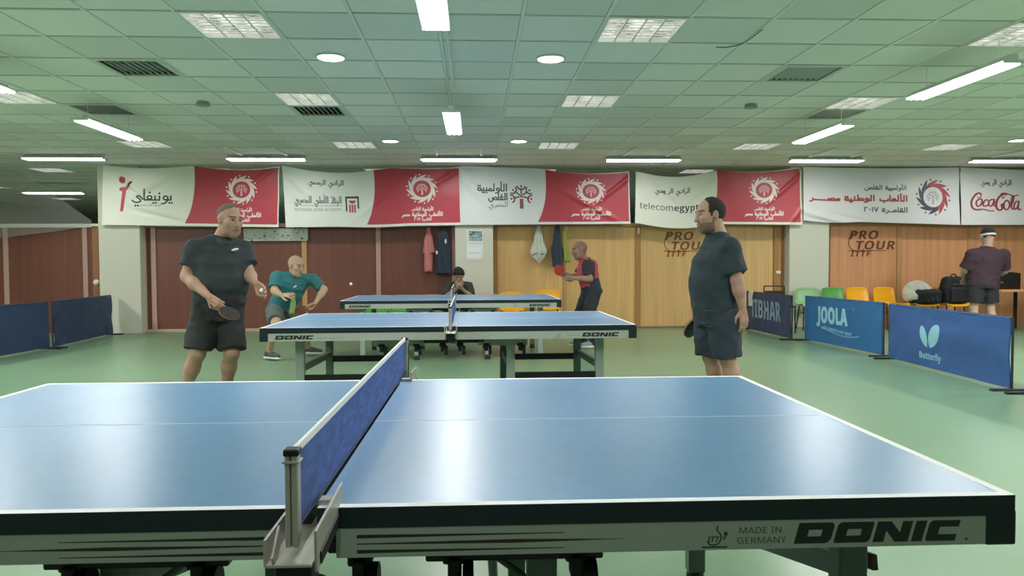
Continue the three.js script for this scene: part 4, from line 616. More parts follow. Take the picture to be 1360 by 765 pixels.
{
  const t = thing('backpack', 'black backpack standing on a yellow chair', 'backpack', [8.6, 0.44, -12.76]);
  const body = (x, y, z) => { const w = 0.15 - 0.05 * Math.max(0, y - 0.3) / 0.2, q = Math.hypot(Math.max(Math.abs(x) - w, 0), Math.max(Math.abs(y - 0.25) - 0.18, 0), Math.max(Math.abs(z) - 0.05, 0)) - 0.07; return q + 0.004 * noise3(x * 16, y * 16, z * 16); };
  part('body', surfaceNets(body, [-0.28, -0.05, -0.18], [0.28, 0.56, 0.18], 0.012), std(hex('#15181b'), 0.75), t);
  const pk = (x, y, z) => Math.hypot(Math.max(Math.abs(x) - 0.1, 0), Math.max(Math.abs(y - 0.17) - 0.1, 0), Math.max(Math.abs(z - 0.11) - 0.02, 0)) - 0.035; part('front_pocket', surfaceNets(pk, [-0.18, 0, 0.02], [0.18, 0.36, 0.2], 0.012), std(hex('#1c2023'), 0.7), t);
  part('handle', new THREE.TorusGeometry(0.05, 0.012, 8, 20, Math.PI).translate(0, 0.49, 0), M.black, t); part('zip', rod([-0.09, 0.36, 0.125], [0.1, 0.37, 0.125], 0.005), M.steel, t); for (const s of [-1, 1]) part('side_strap', bar([s * 0.2, 0.4, 0.04], [s * 0.22, 0.08, 0.04], 0.03, 0.012), M.black, t); part('badge', rbox(0.05, 0.025, 0.01, 0.06, 0.42, 0.118, 0.003, 1), M.steel, t);
}
{
  const t = thing('desk', 'plain desk with dark legs at the right frame edge', 'desk', [10.1, 0, -12.35]);
  part('desktop', rbox(2.3, 0.03, 0.7, 0, 0.7, 0, 0.006, 2), M.peachPanel, t); for (const [a, b] of [[-1, 1], [1, 1], [-1, -1], [1, -1]]) part('leg', rbox(0.045, 0.685, 0.045, a * (a < 0 ? 0.42 : 1.1), 0.3425, b * 0.3, 0.004, 1), M.darkBatten === 0 ? M.black : M.dark, t); part('front_panel', rbox(0.95, 0.5, 0.02, 0.25, 0.42, 0.2, 0.004, 1), M.peachPanel, t); part('drawer_pull', rbox(0.2, 0.03, 0.02, -0.05, 0.62, 0.222, 0.004, 1), M.dark, t);
  const w = std(0xffffff, 0.6, { map: canvasTex(256, 96, (g, W2, H2) => { g.fillStyle = '#191714'; g.fillRect(0, 0, W2, H2); g.fillStyle = '#cfcac2'; g.font = 'italic bold 62px sans-serif'; g.fillText('stag', 40, 72, 170); }) }), k = std(hex('#1b1714'), 0.6);
  const c = thing('racket_case', 'black case with pale lettering lying on the desk', 'case', [10.0, 0.716, -12.2]); part('body', new RoundedBoxGeometry(0.62, 0.2, 0.4, 3, 0.02).translate(0, 0.1, 0), k, c); part('label', box(0.25, 0.1, 0.004, 0.02, 0.115, 0.201), w, c, 'pale lettering'); part('handle', new THREE.TorusGeometry(0.05, 0.01, 8, 18, Math.PI).translate(0, 0.2, 0.05), M.black, c);
  const d = thing('racket_case', 'black sloping case half hidden by the man with white cap band', 'case', [9.3, 0.716, -12.5], 0.12); const g = new THREE.Shape(); g.moveTo(-0.3, 0); g.lineTo(0.28, 0); g.lineTo(0.28, 0.26); g.lineTo(0.1, 0.28); g.lineTo(-0.3, 0.14); part('body', new THREE.ExtrudeGeometry(g, { depth: 0.2, bevelEnabled: true, bevelSize: 0.012, bevelThickness: 0.012, bevelSegments: 2 }).translate(0, 0.012, -0.1), k, d); part('clasp', rbox(0.05, 0.03, 0.012, -0.1, 0.12, 0.116, 0.003, 1), M.steel, d);
}
// ---------------------------------------------------------------- rackets and balls
function racket(label, origin, along, face, color) {           // origin: middle of the grip; along: towards the blade; face: normal of the blade
  const t = thing('table_tennis_racket', label, 'racket', origin, 0), y = norm(along), z0 = norm(face), x = norm(cross(y, z0)), z = cross(x, y); t.quaternion.setFromRotationMatrix(new THREE.Matrix4().makeBasis(V(...x), V(...y), V(...z)));
  const sh = new THREE.Shape(); sh.absellipse(0, 0.13, 0.076, 0.08, 0, Math.PI * 2); const ex = (d) => new THREE.ExtrudeGeometry(sh, { depth: d, bevelEnabled: false, curveSegments: 28 });
  part('blade', ex(0.006).translate(0, 0, -0.003), std(hex('#a7814f'), 0.6), t); part('rubber', ex(0.004).translate(0, 0, 0.003), color, t); part('rubber', ex(0.004).translate(0, 0, -0.007), M.black, t, 'black rubber'); part('grip', rbox(0.03, 0.11, 0.022, 0, 0.0, 0, 0.009, 3), std(hex('#8a5a33'), 0.6), t); return t;
}
M.ball = std(hex('#f4f3ec'), 0.4);
solo('table_tennis_ball', 'white ball flying past the brown boards before the farthest table', 'ball', new THREE.SphereGeometry(0.02, 20, 16), M.ball, [-1.634, 0.953, -9.7]);
// ---------------------------------------------------------------- people: one continuous skin surface each, clothes and hair as children
const basisOf = (fwd, up = [0, 1, 0]) => { const f = norm(fwd), r = norm(cross(f, up)); return [r, cross(r, f), f]; };      // right, up, forward of the person
const local = (b, c, p) => add(add(add(c, b[0], p[0]), b[1], p[1]), b[2], p[2]);
function handPrims(w, d, n, thumb, o = {}) {       // w wrist, d towards the fingers, n out of the palm, thumb side +1/-1 along d x n
  const s0 = norm(cross(d, n)), s = [s0[0] * thumb, s0[1] * thumb, s0[2] * thumb], L = [], at = (a, b, c) => add(add(add(w, d, a), s, b), n, c), curl = o.curl ?? [0.35, 0.4, 0.45, 0.5], k = o.scale ?? 1;
  const base = [0.027, 0.009, -0.009, -0.026], len = [[0.043, 0.026, 0.021], [0.048, 0.029, 0.022], [0.044, 0.027, 0.021], [0.034, 0.02, 0.018]], tip = [0.094, 0.098, 0.094, 0.086];
  for (let i = 0; i < 4; i++) {
    L.push(cap(at(0.012, base[i] * 0.6, 0), at(tip[i] * k, base[i] * k, 0.002), 0.0145 * k, 0.0115 * k));
    let p = at(tip[i] * k, base[i] * k, 0.002), a = 0; const fan = (o.fan ?? 0.08) * (1.2 - i * 0.8);
    len[i].forEach((l, q) => { a += curl[i] * (q === 0 ? 0.8 : 1.0); const dir = norm(add(add([d[0] * Math.cos(a), d[1] * Math.cos(a), d[2] * Math.cos(a)], n, Math.sin(a)), s, fan)), e = add(p, dir, l * k); L.push(cap(p, e, (0.0095 - q * 0.0009) * k, (0.0088 - q * 0.0009) * k)); p = e; });
  }
  const tc = o.tcurl ?? 0.4, t0 = at(0.025, 0.024, 0.006), t1 = add(add(add(t0, d, 0.034), s, 0.03), n, 0.014 + tc * 0.01), t2 = add(add(add(t1, d, 0.03), s, 0.012 - tc * 0.03), n, 0.006 + tc * 0.02), t3 = add(add(add(t2, d, 0.022), s, -tc * 0.025), n, 0.004 + tc * 0.016);
  L.push(cap(t0, t1, 0.015, 0.0115), cap(t1, t2, 0.0112, 0.01), cap(t2, t3, 0.01, 0.0085)); return L;
}
function box3(points, pad) { const lo = [1e9, 1e9, 1e9], hi = [-1e9, -1e9, -1e9]; for (const p of points) for (let k = 0; k < 3; k++) { lo[k] = Math.min(lo[k], p[k] - pad); hi[k] = Math.max(hi[k], p[k] + pad); } return [lo, hi]; }
function torsoField(o, inflate, t0 = -0.08, t1 = 1.0) {      // pelvis -> neck with elliptical sections: rows [t, half width, half depth, forward shift]
  const a = o.pelvis, ax = sub(o.neck, o.pelvis), L = Math.hypot(...ax), u = norm(ax); let f = o.fwd; f = norm(sub(f, [u[0] * dot(f, u), u[1] * dot(f, u), u[2] * dot(f, u)])); const r = norm(cross(f, u)), R = o.torso;
  const samp = (t) => { let i = 0; while (i < R.length - 2 && R[i + 1][0] < t) i++; const p = R[i], q = R[i + 1], k = Math.max(0, Math.min(1, (t - p[0]) / (q[0] - p[0]))), e = k * k * (3 - 2 * k); return [p[1] + (q[1] - p[1]) * e, p[2] + (q[2] - p[2]) * e, p[3] + (q[3] - p[3]) * e]; };
  return (x, y, z) => {
    const p = [x - a[0], y - a[1], z - a[2]], t = dot(p, u) / L, tc = Math.max(t0, Math.min(t1, t)), [w, d, sh] = samp(tc), W = w + inflate, Dp = d + inflate, A = dot(p, r) / W, B = (dot(p, f) - sh) / Dp, over = (t - tc) * L;
    const q = Math.sqrt(A * A + B * B), side = (q - 1) * Math.min(W, Dp); if (!over) return side; const m = Math.max(side, 0); return side > 0 ? Math.hypot(m, over) - 0.0 : Math.max(side, Math.abs(over) - 0.02);
  };
}
const HEAD = 1;
function headPrims(h, s = 1) {
  const b = basisOf(h.fwd, h.up), c = h.pos, E = (p, r) => ell(local(b, c, p.map((v) => v * s)), r.map((v) => v * s), b), C = (p, q, r0, r1) => cap(local(b, c, p.map((v) => v * s)), local(b, c, q.map((v) => v * s)), r0 * s, r1 * s), j = h.jaw ?? 1;
  const skull = blend([E([0, 0.028, -0.018], [0.077, 0.092, 0.099]), E([0, -0.045, 0.022], [0.061 * j, 0.078, 0.07]), C([-0.03, -0.085, 0.04], [0.03, -0.085, 0.04], 0.03 * j, 0.03 * j), C([0, -0.1, 0.055], [0, -0.102, 0.06], 0.026, 0.026)], 0.03);
  const brow = C([-0.036, 0.034, 0.074], [0.036, 0.034, 0.074], 0.013, 0.013), nose = C([0, 0.012, 0.088], [0, -0.026, 0.106], 0.0095, 0.0145), ala = C([-0.013, -0.03, 0.094], [0.013, -0.03, 0.094], 0.0085, 0.0085), lipU = C([-0.021, -0.056, 0.088], [0.021, -0.056, 0.088], 0.0075, 0.0075), lipL = C([-0.017, -0.067, 0.086], [0.017, -0.067, 0.086], 0.0078, 0.0078), cheekL = E([-0.043, -0.015, 0.058], [0.026, 0.026, 0.026]), cheekR = E([0.043, -0.015, 0.058], [0.026, 0.026, 0.026]);
  const eyes = [-1, 1].map((q) => E([q * 0.033, 0.013, 0.094], [0.017, 0.011, 0.014])), balls = [-1, 1].map((q) => E([q * 0.033, 0.012, 0.074], [0.0125, 0.011, 0.0125])), ears = [-1, 1].map((q) => E([q * 0.079, -0.002, -0.012], [0.011, 0.033, 0.021])), earHole = [-1, 1].map((q) => E([q * 0.09, -0.002, -0.004], [0.008, 0.017, 0.009]));
  const face = (x, y, z) => { let d = skull(x, y, z); if (Math.abs(d) > 0.05) return d * 0.9; d = smin(d, brow(x, y, z), 0.016); d = smin(d, nose(x, y, z), 0.014); d = smin(d, ala(x, y, z), 0.008); d = smin(d, cheekL(x, y, z), 0.025); d = smin(d, cheekR(x, y, z), 0.025); d = smin(d, lipU(x, y, z), 0.009); d = smin(d, lipL(x, y, z), 0.009); for (let i = 0; i < 2; i++) { d = -smin(-d, eyes[i](x, y, z), 0.012); d = Math.min(d, balls[i](x, y, z)); const e = Math.max(ears[i](x, y, z), -earHole[i](x, y, z)); d = smin(d, e, 0.008); } return d; };
  const toLocal = (x, y, z) => { const p = sub([x, y, z], c); return [dot(p, b[0]) / s, dot(p, b[1]) / s, dot(p, b[2]) / s]; };
  return { face, skull, toLocal, b };
}
function person(o) {
  const t = thing('person', o.label, 'person', o.base, 0), sk = o.skin ?? [0.5, 0.31, 0.22], J = o.j;
  const H = headPrims(o.head, o.head.size ?? 1), neckTop = local(H.b, o.head.pos, [0, -0.06, -0.025]);
  // --- skin
  const limb = [cap(o.neck, neckTop, 0.058 * (o.neckR ?? 1), 0.054 * (o.neckR ?? 1))];
  for (const s of ['R', 'L']) {
    if (J[s + 'sh']) limb.push(cap(J[s + 'sh'], J[s + 'el'], 0.053 * (o.armR ?? 1), 0.043 * (o.armR ?? 1)), cap(J[s + 'el'], lerp3(J[s + 'el'], J[s + 'wr'], 0.35), 0.043 * (o.armR ?? 1), 0.044 * (o.armR ?? 1)), cap(lerp3(J[s + 'el'], J[s + 'wr'], 0.35), J[s + 'wr'], 0.044 * (o.armR ?? 1), 0.028));
    const k = J[s + 'kn'], a = J[s + 'an'], calf = add(lerp3(k, a, 0.3), o.fwd, -0.018); limb.push(cap(J[s + 'hip'], k, 0.088, 0.058), cap(k, calf, 0.056, 0.058), cap(calf, a, 0.058, 0.037));
    const fd = norm(J[s + 'ft'] ?? o.fwd); limb.push(cap(add(a, [0, -0.035, 0]), add(add(a, fd, 0.15), [0, -0.06, 0]), 0.04, 0.026));
  }
  const torso = torsoField(o, -0.012), body = blend([torso, ...limb], 0.035), all = [o.pelvis, o.neck, ...Object.entries(J).filter(([k]) => !k.endsWith('ft')).map(([, v]) => v)];
  const geos = []; let [lo, hi] = box3(all, 0.22);
  const skinCol = (x, y, z) => { const k = 1 + 0.06 * noise3(x * 30, y * 30, z * 30); return [sk[0] * k, sk[1] * k, sk[2] * k]; };
  geos.push(surfaceNets(body, lo, hi, 0.017, skinCol));
  const [hl, hh] = box3([local(H.b, o.head.pos, [0, 0, 0])], 0.17), neckF = cap(o.neck, neckTop, 0.056 * (o.neckR ?? 1), 0.054 * (o.neckR ?? 1));
  const headF = (x, y, z) => smin(H.face(x, y, z), neckF(x, y, z), 0.03);
  geos.push(surfaceNets(headF, hl, hh, 0.0048, (x, y, z) => {
    const p = H.toLocal(x, y, z), c = skinCol(x, y, z), ex = Math.abs(p[0]) - 0.033; let m = 1, r = 1;
    if (p[2] > 0.03) { if (Math.hypot(ex * 0.8, (p[1] - 0.013) * 1.6) < 0.0125) m = Math.hypot(ex, p[1] - 0.012) < 0.006 ? 0.06 : 0.55; else if (Math.abs(ex) < 0.02 && Math.abs(p[1] - 0.034 - 0.004 * Math.cos(ex * 80)) < 0.0055) m = o.brow ?? 0.28; if (Math.abs(p[0]) < 0.022 && Math.abs(p[1] + 0.061) < 0.011 && p[2] > 0.07) { m = 0.78; r = 1.12; if (Math.abs(p[1] + 0.0615) < 0.0022) m = 0.35; } }
    const bd = o.beard ? o.beard(p) : 0; if (bd > 0) m *= 1 - bd; const st = o.stubble ? o.stubble(p) : 0; if (st > 0) m *= 1 - st; return [c[0] * m * r, c[1] * m, c[2] * m];
  }));
  for (const s of ['R', 'L']) { const hd = o.hands[s]; if (!hd) continue; const P = handPrims(J[s + 'wr'], norm(hd.d), norm(hd.n), hd.thumb, hd), w = cap(lerp3(J[s + 'wr'], J[s + 'el'], 0.12), add(J[s + 'wr'], norm(hd.d), 0.02), 0.03, 0.024), f = (x, y, z) => { let d = w(x, y, z); for (const q of P) d = smin(d, q(x, y, z), 0.007); return d; }, c = add(J[s + 'wr'], norm(hd.d), 0.09), [a, b] = box3([c], 0.135); geos.push(surfaceNets(f, a, b, 0.0042, skinCol)); }
  const m = part('body', mergeGeometries(geos), phys(0xffffff, 0.55, { vertexColors: true, specularIntensity: 0.6 }), t);
  // --- clothes
  const wr = (k, f) => (x, y, z) => k * noise3(x * f + 7, y * f * 0.8, z * f) + k * 0.6 * noise3(x * f * 2.3, y * f * 2, z * f * 2.3 + 5) + k * 0.55 * Math.sin(y * 62 + 5 * noise3(x * 6, y * 3, z * 6) + (x + z) * 14) * Math.max(0, noise3(x * 5 + 3, y * 4, z * 5 + 1));
  if (o.shirt) {
    const S = o.shirt, tor = torsoField(o, S.inflate ?? 0.016, S.hem ?? -0.02, 1.0), ax = norm(sub(o.neck, o.pelvis)), hemP = add(o.pelvis, ax, (S.hem ?? 0) * Math.hypot(...sub(o.neck, o.pelvis))), sl = [];
    for (const s of ['R', 'L']) { const a = J[s + 'sh'], b = J[s + 'el'], d = norm(sub(b, a)), L = Math.hypot(...sub(b, a)) * (S.sleeve ?? 0.7), e = add(a, d, L), q = cap(a, add(a, d, L + 0.1), (S.sr ?? 0.073), (S.sr2 ?? 0.078)); sl.push((x, y, z) => Math.max(q(x, y, z), dot(sub([x, y, z], e), d))); sl.push(cap(lerp3(o.neck, a, 0.25), a, 0.05, 0.066)); }
    const wn = wr(S.wrinkle ?? 0.009, 9), up = H.b[1], nk = add(o.neck, ax, S.collar ?? 0.012);
    const hole = cap(add(nk, ax, 0.03), add(nk, ax, 0.16), 0.062 * (o.neckR ?? 1), 0.085);
    const f = (x, y, z) => { let d = tor(x, y, z); for (const q of sl) d = smin(d, q(x, y, z), 0.045); d = Math.max(d, -dot(sub([x, y, z], hemP), ax)); d = Math.max(d, -hole(x, y, z)); return d + (Math.abs(d) < 0.06 ? wn(x, y, z) : 0); };
    const [a, b] = box3([o.pelvis, o.neck, hemP, J.Rsh, J.Lsh, J.Rel, J.Lel], 0.26), cf = S.color; part(S.name ?? 't_shirt', surfaceNets(f, a, b, 0.012, cf), phys(cf ? 0xffffff : hex(S.hex), 0.85, { vertexColors: !!cf, sheen: 0.25 }), t);
    if (S.collarHex) part('collar', surfaceNets((x, y, z) => { const q = cap(add(o.neck, ax, -0.03), add(o.neck, ax, 0.04), 0.105, 0.08)(x, y, z); return Math.max(Math.max(q, -(q + 0.008)), dot(sub([x, y, z], add(o.neck, ax, 0.04)), norm(add(ax, o.fwd, 0.4))), -dot(sub([x, y, z], add(o.neck, ax, -0.05)), ax)); }, ...box3([o.neck], 0.17), 0.006), phys(hex(S.collarHex), 0.8), t);
    if (S.mark) { const g = new THREE.SphereGeometry(1, 12, 8).scale(...S.mark.r); g.rotateZ(S.mark.tilt ?? 0); g.rotateY(S.mark.turn ?? 0); part('chest_logo', g.translate(...S.mark.p), std(hex('#d9dcd8'), 0.6), t, 'small pale logo'); }
  }
  if (o.shorts) {
    const S = o.shorts, tor = torsoField(o, 0.02, -0.1, S.top ?? 0.2), legs = [];
    for (const s of ['R', 'L']) { const a = J[s + 'hip'], k = J[s + 'kn'], d = norm(sub(k, a)), e = lerp3(a, k, S.len ?? 0.85), q = cap(a, add(e, d, 0.12), S.r0 ?? 0.112, S.r1 ?? 0.1); if (S.long) { const an = J[s + 'an'], q2 = cap(k, add(an, [0, -0.02, 0]), 0.085, 0.068); legs.push((x, y, z) => smin(q(x, y, z), q2(x, y, z), 0.03)); } else legs.push((x, y, z) => Math.max(q(x, y, z), dot(sub([x, y, z], e), d))); }
    const ax = norm(sub(o.neck, o.pelvis)), top = add(o.pelvis, ax, (S.top ?? 0.2) * Math.hypot(...sub(o.neck, o.pelvis))), wn = wr(0.008, 10); const f = (x, y, z) => { let d = Math.max(tor(x, y, z), dot(sub([x, y, z], top), ax)); d = smin(d, legs[0](x, y, z), 0.03); d = smin(d, legs[1](x, y, z), 0.03); return d + (Math.abs(d) < 0.06 ? wn(x, y, z) : 0); };
    const [a, b] = box3([o.pelvis, top, J.Rhip, J.Lhip, J.Rkn, J.Lkn, ...(S.long ? [J.Ran, J.Lan] : [])], 0.22); part(S.long ? 'trousers' : 'shorts', surfaceNets(f, a, b, 0.013), phys(hex(S.hex), 0.85, { sheen: 0.2 }), t);
  }
  if (o.hair) { const hr = o.hair, shell = ell([0, 0.028, -0.018], [0.077, 0.092, 0.099]), f = (x, y, z) => { const p = H.toLocal(x, y, z), ed = hr.edge(p) + 0.009 * noise3(x * 70, y * 70, z * 70), e = Math.max(0, Math.min(1, ed / (hr.fade ?? 0.03))), th = -0.005 + (hr.th + 0.005) * e * (2 - e), d = shell(p[0], p[1], p[2]) * (o.head.size ?? 1) - th; return Math.max(d + 0.0022 * noise3(x * 120, y * 120, z * 120) * e + (hr.rough ?? 0) * e * noise3(x * 45, y * 45, z * 45), -ed * 0.8 - 0.004); }; part('hair', surfaceNets(f, hl, hh, 0.006), std(hex(hr.hex), 0.9), t); }
  for (const s of ['R', 'L']) {
    const a = J[s + 'an'], d = norm(J[s + 'ft'] ?? o.fwd), g0 = a[1] - 0.085 + (o.lift?.[s] ?? 0), heel = [a[0], Math.max(g0, 0) + 0.04, a[2]], c = add(heel, d, 0.07), toe = add(heel, d, 0.175), q = blend([cap(add(heel, d, -0.035), c, 0.042, 0.045), cap(c, [toe[0], toe[1] - 0.008, toe[2]], 0.046, 0.034), cap(add(heel, d, -0.02), [a[0], a[1] - 0.01, a[2]], 0.042, 0.046)], 0.02), fl = Math.max(g0, 0);
    const sh = part('shoe', surfaceNets((x, y, z) => Math.max(q(x, y, z), fl + 0.012 - y), ...box3([heel, toe, a], 0.09), 0.009), std(hex(o.shoe ?? '#2a2d2e'), 0.6), t);
    part('sole', surfaceNets((x, y, z) => Math.max(q(x, Math.max(y, fl + 0.03), z) - 0.006, fl + 0.001 - y, y - fl - 0.026), ...box3([heel, toe], 0.09), 0.009), std(hex(o.sole ?? '#d8d8d2'), 0.6), sh, 'pale sole');
  }
  return t;
}
const K = Math.SQRT1_2;
// heavy man at the left, turned towards the right and the camera
person({
  label: 'man in black polo shirt and black shorts looking right, ball in his left hand', base: [-2.101, 0, -6.0], skin: [0.43, 0.26, 0.18], fwd: [0.5, 0, 0.866], pelvis: [0.03, 0.85, 0], neck: [0.065, 1.425, 0.0], armR: 1.08, neckR: 1.12,
  torso: [[-0.1, 0.165, 0.13, 0.0], [0.15, 0.19, 0.15, 0.02], [0.4, 0.2, 0.165, 0.045], [0.65, 0.205, 0.15, 0.03], [0.82, 0.195, 0.12, 0.0], [0.94, 0.13, 0.085, -0.005], [1.0, 0.075, 0.07, 0]],
  head: { pos: [0.15, 1.572, 0.05], fwd: [0.8, -0.2, 0.58], size: 1.04, jaw: 1.14 },
  j: { Rsh: [-0.115, 1.345, 0.1], Rel: [-0.165, 1.125, 0.12], Rwr: [0.055, 0.975, 0.28], Lsh: [0.205, 1.34, -0.09], Lel: [0.268, 1.145, -0.01], Lwr: [0.36, 1.075, 0.13], Rhip: [-0.06, 0.82, 0.05], Rkn: [-0.095, 0.52, 0.12], Ran: [-0.285, 0.105, -0.02], Lhip: [0.105, 0.81, -0.05], Lkn: [0.14, 0.51, 0.03], Lan: [0.02, 0.105, -0.13], Rft: [0.7, 0, 0.7], Lft: [0.7, 0, 0.7] },
  hands: { R: { d: [0.75, -0.55, 0.25], n: [0.1, -0.3, -0.95], thumb: -1, curl: [0.75, 0.85, 0.9, 0.95], tcurl: 0.8 }, L: { d: [0.75, -0.5, 0.4], n: [0.2, -0.45, 0.85], thumb: 1, curl: [0.6, 0.65, 0.7, 0.75], tcurl: 0.9 } },
  shirt: { name: 'polo_shirt', hex: '#2d3437', hem: -0.06, sleeve: 0.62, collarHex: '#39424a', mark: { p: [0.205, 1.335, 0.108], r: [0.03, 0.01, 0.014], tilt: 0.25, turn: 0.6 }, sr: 0.078, sr2: 0.084, inflate: 0.018 },
  shorts: { hex: '#282a2b', len: 0.92, r0: 0.115, r1: 0.108 },
  hair: { hex: '#6a6058', th: 0.004, fade: 0.05, edge: (p) => Math.min(p[1] - 0.035 - 0.8 * Math.max(0, p[2] + 0.02) + 1.0 * Math.max(0, -p[2] - 0.02), 0.055 - p[2]) }, shoe: '#30343a',
  stubble: (p) => (p[2] > 0.02 && p[1] < -0.045 ? 0.22 : 0),
});
racket('dark racket held low by the man in black polo', [0.115 - 2.101, 0.915, -5.7], [0.78, -0.5, 0.15], [0.45, 0.75, 0.35], std(hex('#2a2422'), 0.6));
solo('table_tennis_ball', 'white ball in the hand of the man in black polo', 'ball', new THREE.SphereGeometry(0.02, 20, 16), M.ball, [-2.101 + 0.432, 1.012, -5.815]);
// man at the right in profile
person({
  label: 'balding bearded man in dark T-shirt standing in profile, arms hanging', base: [1.853, 0, -5.6], skin: [0.45, 0.27, 0.2], fwd: [-0.99, 0, 0.1], pelvis: [0.02, 0.8, 0], neck: [0.03, 1.42, 0], neckR: 1.22, armR: 1.0,
  torso: [[-0.1, 0.17, 0.13, 0.0], [0.12, 0.18, 0.15, 0.015], [0.4, 0.185, 0.165, 0.035], [0.68, 0.19, 0.145, 0.02], [0.84, 0.19, 0.115, -0.01], [0.95, 0.12, 0.085, -0.005], [1.0, 0.08, 0.075, 0]],
  head: { pos: [-0.04, 1.585, 0], fwd: [-0.98, -0.14, 0.12], size: 1.08, jaw: 1.12 },
  j: { Lsh: [0.06, 1.325, 0.175], Lel: [0.105, 1.085, 0.21], Lwr: [0.155, 0.865, 0.2], Rsh: [0.05, 1.325, -0.175], Rel: [0.08, 1.08, -0.22], Rwr: [-0.02, 0.86, -0.2], Lhip: [0.045, 0.77, 0.09], Lkn: [0.075, 0.48, 0.1], Lan: [0.125, 0.105, 0.1], Rhip: [0.0, 0.77, -0.09], Rkn: [0.0, 0.475, -0.08], Ran: [0.06, 0.105, -0.12] },
  hands: { L: { d: [0.12, -0.97, 0.05], n: [-0.25, -0.05, -0.95], thumb: -1, curl: [0.3, 0.35, 0.4, 0.45], tcurl: 0.2 }, R: { d: [-0.5, -0.85, 0.1], n: [-0.2, 0.1, 0.95], thumb: 1, curl: [0.85, 0.9, 0.95, 1.0], tcurl: 0.8 } },
  shirt: { hex: '#29363d', hem: -0.1, sleeve: 0.8, inflate: 0.022, sr: 0.085, sr2: 0.1, collar: 0.03 }, shorts: { hex: '#2c3642', len: 0.97, r0: 0.125, r1: 0.112, top: 0.1 },
  hair: { hex: '#2b2422', th: 0.008, fade: 0.035, edge: (p) => Math.min(0.028 - p[2] + 0.1 * (0.1 - p[1]), p[1] + 0.0 + 1.3 * Math.max(0, 0.005 - p[2]) + (p[2] > -0.005 ? 0.03 : 0)) }, beard: (p) => (p[2] > 0.0 && p[1] < -0.05 + Math.max(0, 0.02 - p[2]) * 2 && !(Math.abs(p[0]) < 0.022 && Math.abs(p[1] + 0.061) < 0.011) ? 0.6 : p[2] > 0.07 && Math.abs(p[1] + 0.046) < 0.006 && Math.abs(p[0]) < 0.03 ? 0.45 : 0), shoe: '#31363b',
});
racket('black racket held behind the thigh of the bearded man', [1.853 - 0.03, 0.785, -5.82], [-0.55, -0.7, 0.0], [0.5, -0.3, 0.75], M.black);
// crouching man in teal
person({
  label: 'bald man in teal T-shirt crouching with his free hand spread open', base: [-2.503, 0, -9.5], skin: [0.45, 0.3, 0.2], fwd: [0.72, -0.1, 0.68], pelvis: [-0.01, 0.66, -0.1], neck: [0.21, 1.07, 0.06], armR: 0.98,
  torso: [[-0.1, 0.15, 0.13, 0.0], [0.2, 0.165, 0.13, 0.01], [0.5, 0.175, 0.135, 0.02], [0.75, 0.19, 0.13, 0.01], [0.88, 0.18, 0.105, 0], [0.96, 0.12, 0.08, 0], [1.0, 0.07, 0.065, 0]],
  head: { pos: [0.243, 1.195, 0.13], fwd: [0.8, -0.28, 0.5], size: 1.05 },
  j: { Rsh: [0.0, 1.05, 0.16], Rel: [0.0, 0.885, 0.25], Rwr: [0.11, 0.835, 0.36], Lsh: [0.4, 1.02, -0.06], Lel: [0.56, 0.885, -0.02], Lwr: [0.485, 0.73, 0.14], Rhip: [-0.06, 0.62, 0.04], Rkn: [0.04, 0.48, 0.33], Ran: [-0.125, 0.105, 0.08], Lhip: [0.09, 0.62, -0.12], Lkn: [0.31, 0.46, 0.02], Lan: [0.27, 0.11, -0.34], Rft: [0.75, 0, 0.6], Lft: [0.9, 0, 0.3] },
  hands: { R: { d: [0.92, 0.02, 0.3], n: [0.2, -0.75, -0.6], thumb: -1, curl: [0.1, 0.08, 0.1, 0.14], tcurl: -0.2, fan: 0.3 }, L: { d: [-0.55, -0.75, 0.35], n: [-0.5, 0.1, 0.5], thumb: 1, curl: [0.8, 0.85, 0.9, 0.95], tcurl: 0.8 } },
  shirt: { hex: '#2e6f74', hem: 0.0, sleeve: 0.75, inflate: 0.018, sr: 0.07, sr2: 0.075, mark: { p: [0.245, 0.935, 0.21], r: [0.026, 0.007, 0.007], tilt: 0.5, turn: 0.6 } }, shorts: { hex: '#566260', len: 0.82, r0: 0.11, r1: 0.1, top: 0.12 }, shoe: '#3b423b', sole: '#cfd3cc', stubble: (p) => (p[1] > 0.03 ? 0.06 : 0),
});
racket('brown backed racket held flat by the crouching man in teal', [-2.503 + 0.435, 0.69, -9.3], [-0.85, -0.42, 0.3], [0.3, 0.75, 0.4], std(hex('#5a2f28'), 0.6));
garment('hand_towel', 'pale green cloth hanging from the shorts of the man in teal', 'towel', -2.503 + 0.2, 0.8, -9.36, [[0, -0.012, 0.03, 0.008], [0.08, -0.03, 0.04, 0.01], [0.2, -0.045, 0.025, 0.01]], cloth('#86a562'), 4, 3);
